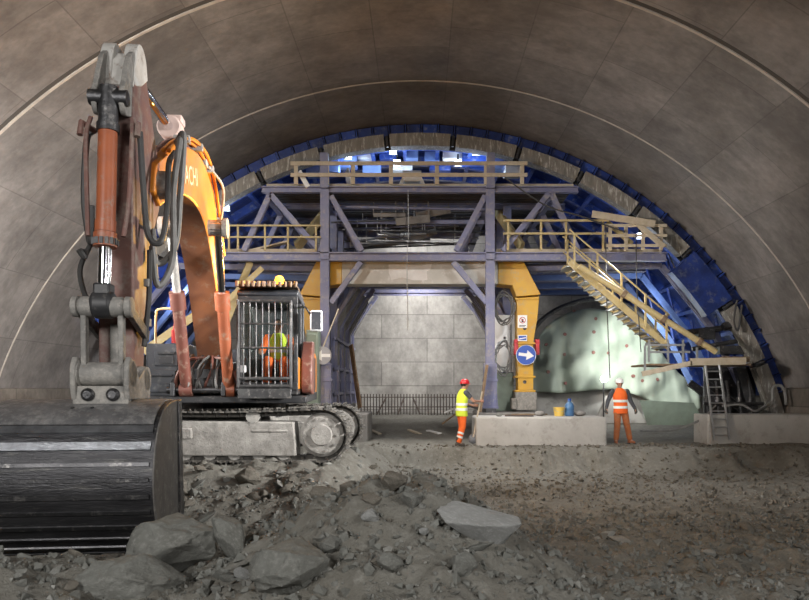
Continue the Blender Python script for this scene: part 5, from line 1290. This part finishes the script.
# operator seated in the cab (facing along the cab)
oz = CB + .46
pos = E(.42, .82, 0); rzo = math.atan2(FW.x, -FW.y)
J = dict(head=V(.0, -.02, 1.22), neck=V(0, 0, 1.07), chest=V(0, .01, .87), waist=V(0, .03, .66), hip=V(0, .04, .54),
         shl=V(.19, 0, 1.0), ell=V(.27, -.12, .76), wrl=V(.27, -.36, .76), shr=V(-.19, 0, 1.0), elr=V(-.27, -.12, .76), wrr=V(-.27, -.36, .76),
         hpl=V(.09, .0, .53), knl=V(.14, -.44, .58), anl=V(.14, -.52, .14), hpr=V(-.09, .0, .53), knr=V(-.14, -.44, .58), anr=V(-.14, -.52, .14), toel=V(0, -1, 0), toer=V(0, -1, 0))
vr3 = [(0, .04, .54, .17, .125), (0, .03, .66, .165, .12), (0, .01, .87, .19, .135), (0, .0, .98, .18, .115), (0, .0, 1.06, .11, .085), (0, .0, 1.09, .08, .07)]
h3 = {'l': (V(0, -1, -.2), V(-.3, 0, -1), V(-1, 0, 0), .7), 'r': (V(0, -1, -.2), V(.3, 0, -1), V(1, 0, 0), .7)}
make_person('excavator operator in yellow vest and orange work clothes seated behind the cab guard', V(pos.x, pos.y, oz - .455), rzo, J, vr3, VISYEL, ((.74, .79),), VISORA, VISORA, None, h3)
# ------------------------------------------------------------------ light
def lamp(name, kind, loc, energy, color=(1, 1, 1), size=.3, target=None, spot=None, blend=.5, size_y=None, spread=None):
    l = bpy.data.lights.new(name, kind); l.energy = energy; l.color = color
    if kind == 'AREA':
        l.size = size
        if spread: l.spread = R(spread)
        if size_y: l.shape = 'RECTANGLE'; l.size_y = size_y
    else: l.shadow_soft_size = size
    if spot: l.spot_size = R(spot); l.spot_blend = blend
    o = bpy.data.objects.new(name, l); COL.objects.link(o); o.location = loc
    if target is not None: o.rotation_euler = (Vector(target) - Vector(loc)).to_track_quat('-Z', 'Y').to_euler()
    return o
w = bpy.data.worlds.new('World'); SC.world = w; w.use_nodes = True
w.node_tree.nodes['Background'].inputs['Color'].default_value = (.8, .9, 1, 1)
w.node_tree.nodes['Background'].inputs['Strength'].default_value = .02
NEUT = (1, .975, .945); COOL = (.80, .90, 1); WARM = (1, .88, .74)
# unseen fill lights added behind and beside the camera
lamp('fill_wall', 'AREA', (8.6, 7.8, 4.6), 560, NEUT, 1.4, (-10.5, 15, 3.2), spread=58)
lamp('fill_wall', 'AREA', (-8.6, 8.4, 4.6), 290, NEUT, 1.4, (10, 19, 3.0), spread=55)
lamp('fill_wall', 'AREA', (-6.6, 8.6, 3.2), 360, NEUT, 1.6, (-11, 14.5, 3.4), spread=110)
lamp('fill_rear', 'AREA', (-5.0, -3.0, 4.6), 250, NEUT, 2.2, (0, 9, 1.0), spread=110)
lamp('fill_rear', 'AREA', (6.0, -2.0, 4.6), 215, NEUT, 2.2, (-2, 9, 1.0), spread=110)
# unseen spots added to light the formwork front
lamp('fill_front', 'SPOT', (5.4, 9.0, 7.95), 3500, NEUT, .4, (2.2, 19.5, .6), 60, .8)
lamp('fill_front', 'SPOT', (-5.4, 8.6, 7.95), 2700, NEUT, .4, (-3, 20, 2.0), 80, .8)
# unseen fill spots added at the gantry front to brighten the ground before it
for x in (-2.3, 1.6, 5.6):
    lamp('fill_gantry', 'SPOT', (x, 20.0, 5.15), 720, NEUT, .2, (x * .9, 16.5, 0), 115, .9)
# visible lamps and unseen added fills inside the formwork
lamp('fill_passage', 'AREA', (0, 27.0, 4.5), 240, NEUT, 1.0, (0, 31.5, 2.0))  # unseen area light added to brighten the end wall
lamp('fill_upper', 'AREA', (0, 29.0, 6.4), 150, NEUT, .8, (0, 31.2, 8.2))  # unseen area light added for the wall band below the deck
lamp('membrane_light', 'POINT', (wl.x + .1, 24.9, wl.z + .1), 90, (1, .98, .93), .12)
lamp('membrane_light', 'SPOT', (6.6, 22.8, 4.6), 1250, (.97, 1, .95), .2, (8.2, 26, 2.6), 70, .8)  # unseen spot added to brighten the membrane
for px, py, D in ((393, 151, 21.5), (397, 163, 21.9), (476, 152, 21.5), (458, 163, 21.9), (348, 156, 21.5), (226, 208, 21.1), (640, 236, 21.3)):
    p = P(px, py, D); lamp('crown_lamp', 'POINT', (p.x, p.y + .5, p.z - .28), 45, (.66, .80, 1), .1)
lamp('fill_flank', 'POINT', (7.6, 23.0, 4.4), 26, (.72, .82, 1), .2)  # unseen point lights added to light both flanks
lamp('fill_flank', 'POINT', (-8.0, 23.0, 4.6), 70, (.72, .82, 1), .2)
bl = E(1.3, .92, CT + .5)
lamp('beacon_glow', 'POINT', bl, 430, (1, .50, .05), .06)
vs = SC.view_settings
vs.view_transform = 'Standard'; vs.look = 'None'; vs.exposure = 0.0; vs.gamma = 1.0; vs.use_curve_mapping = False
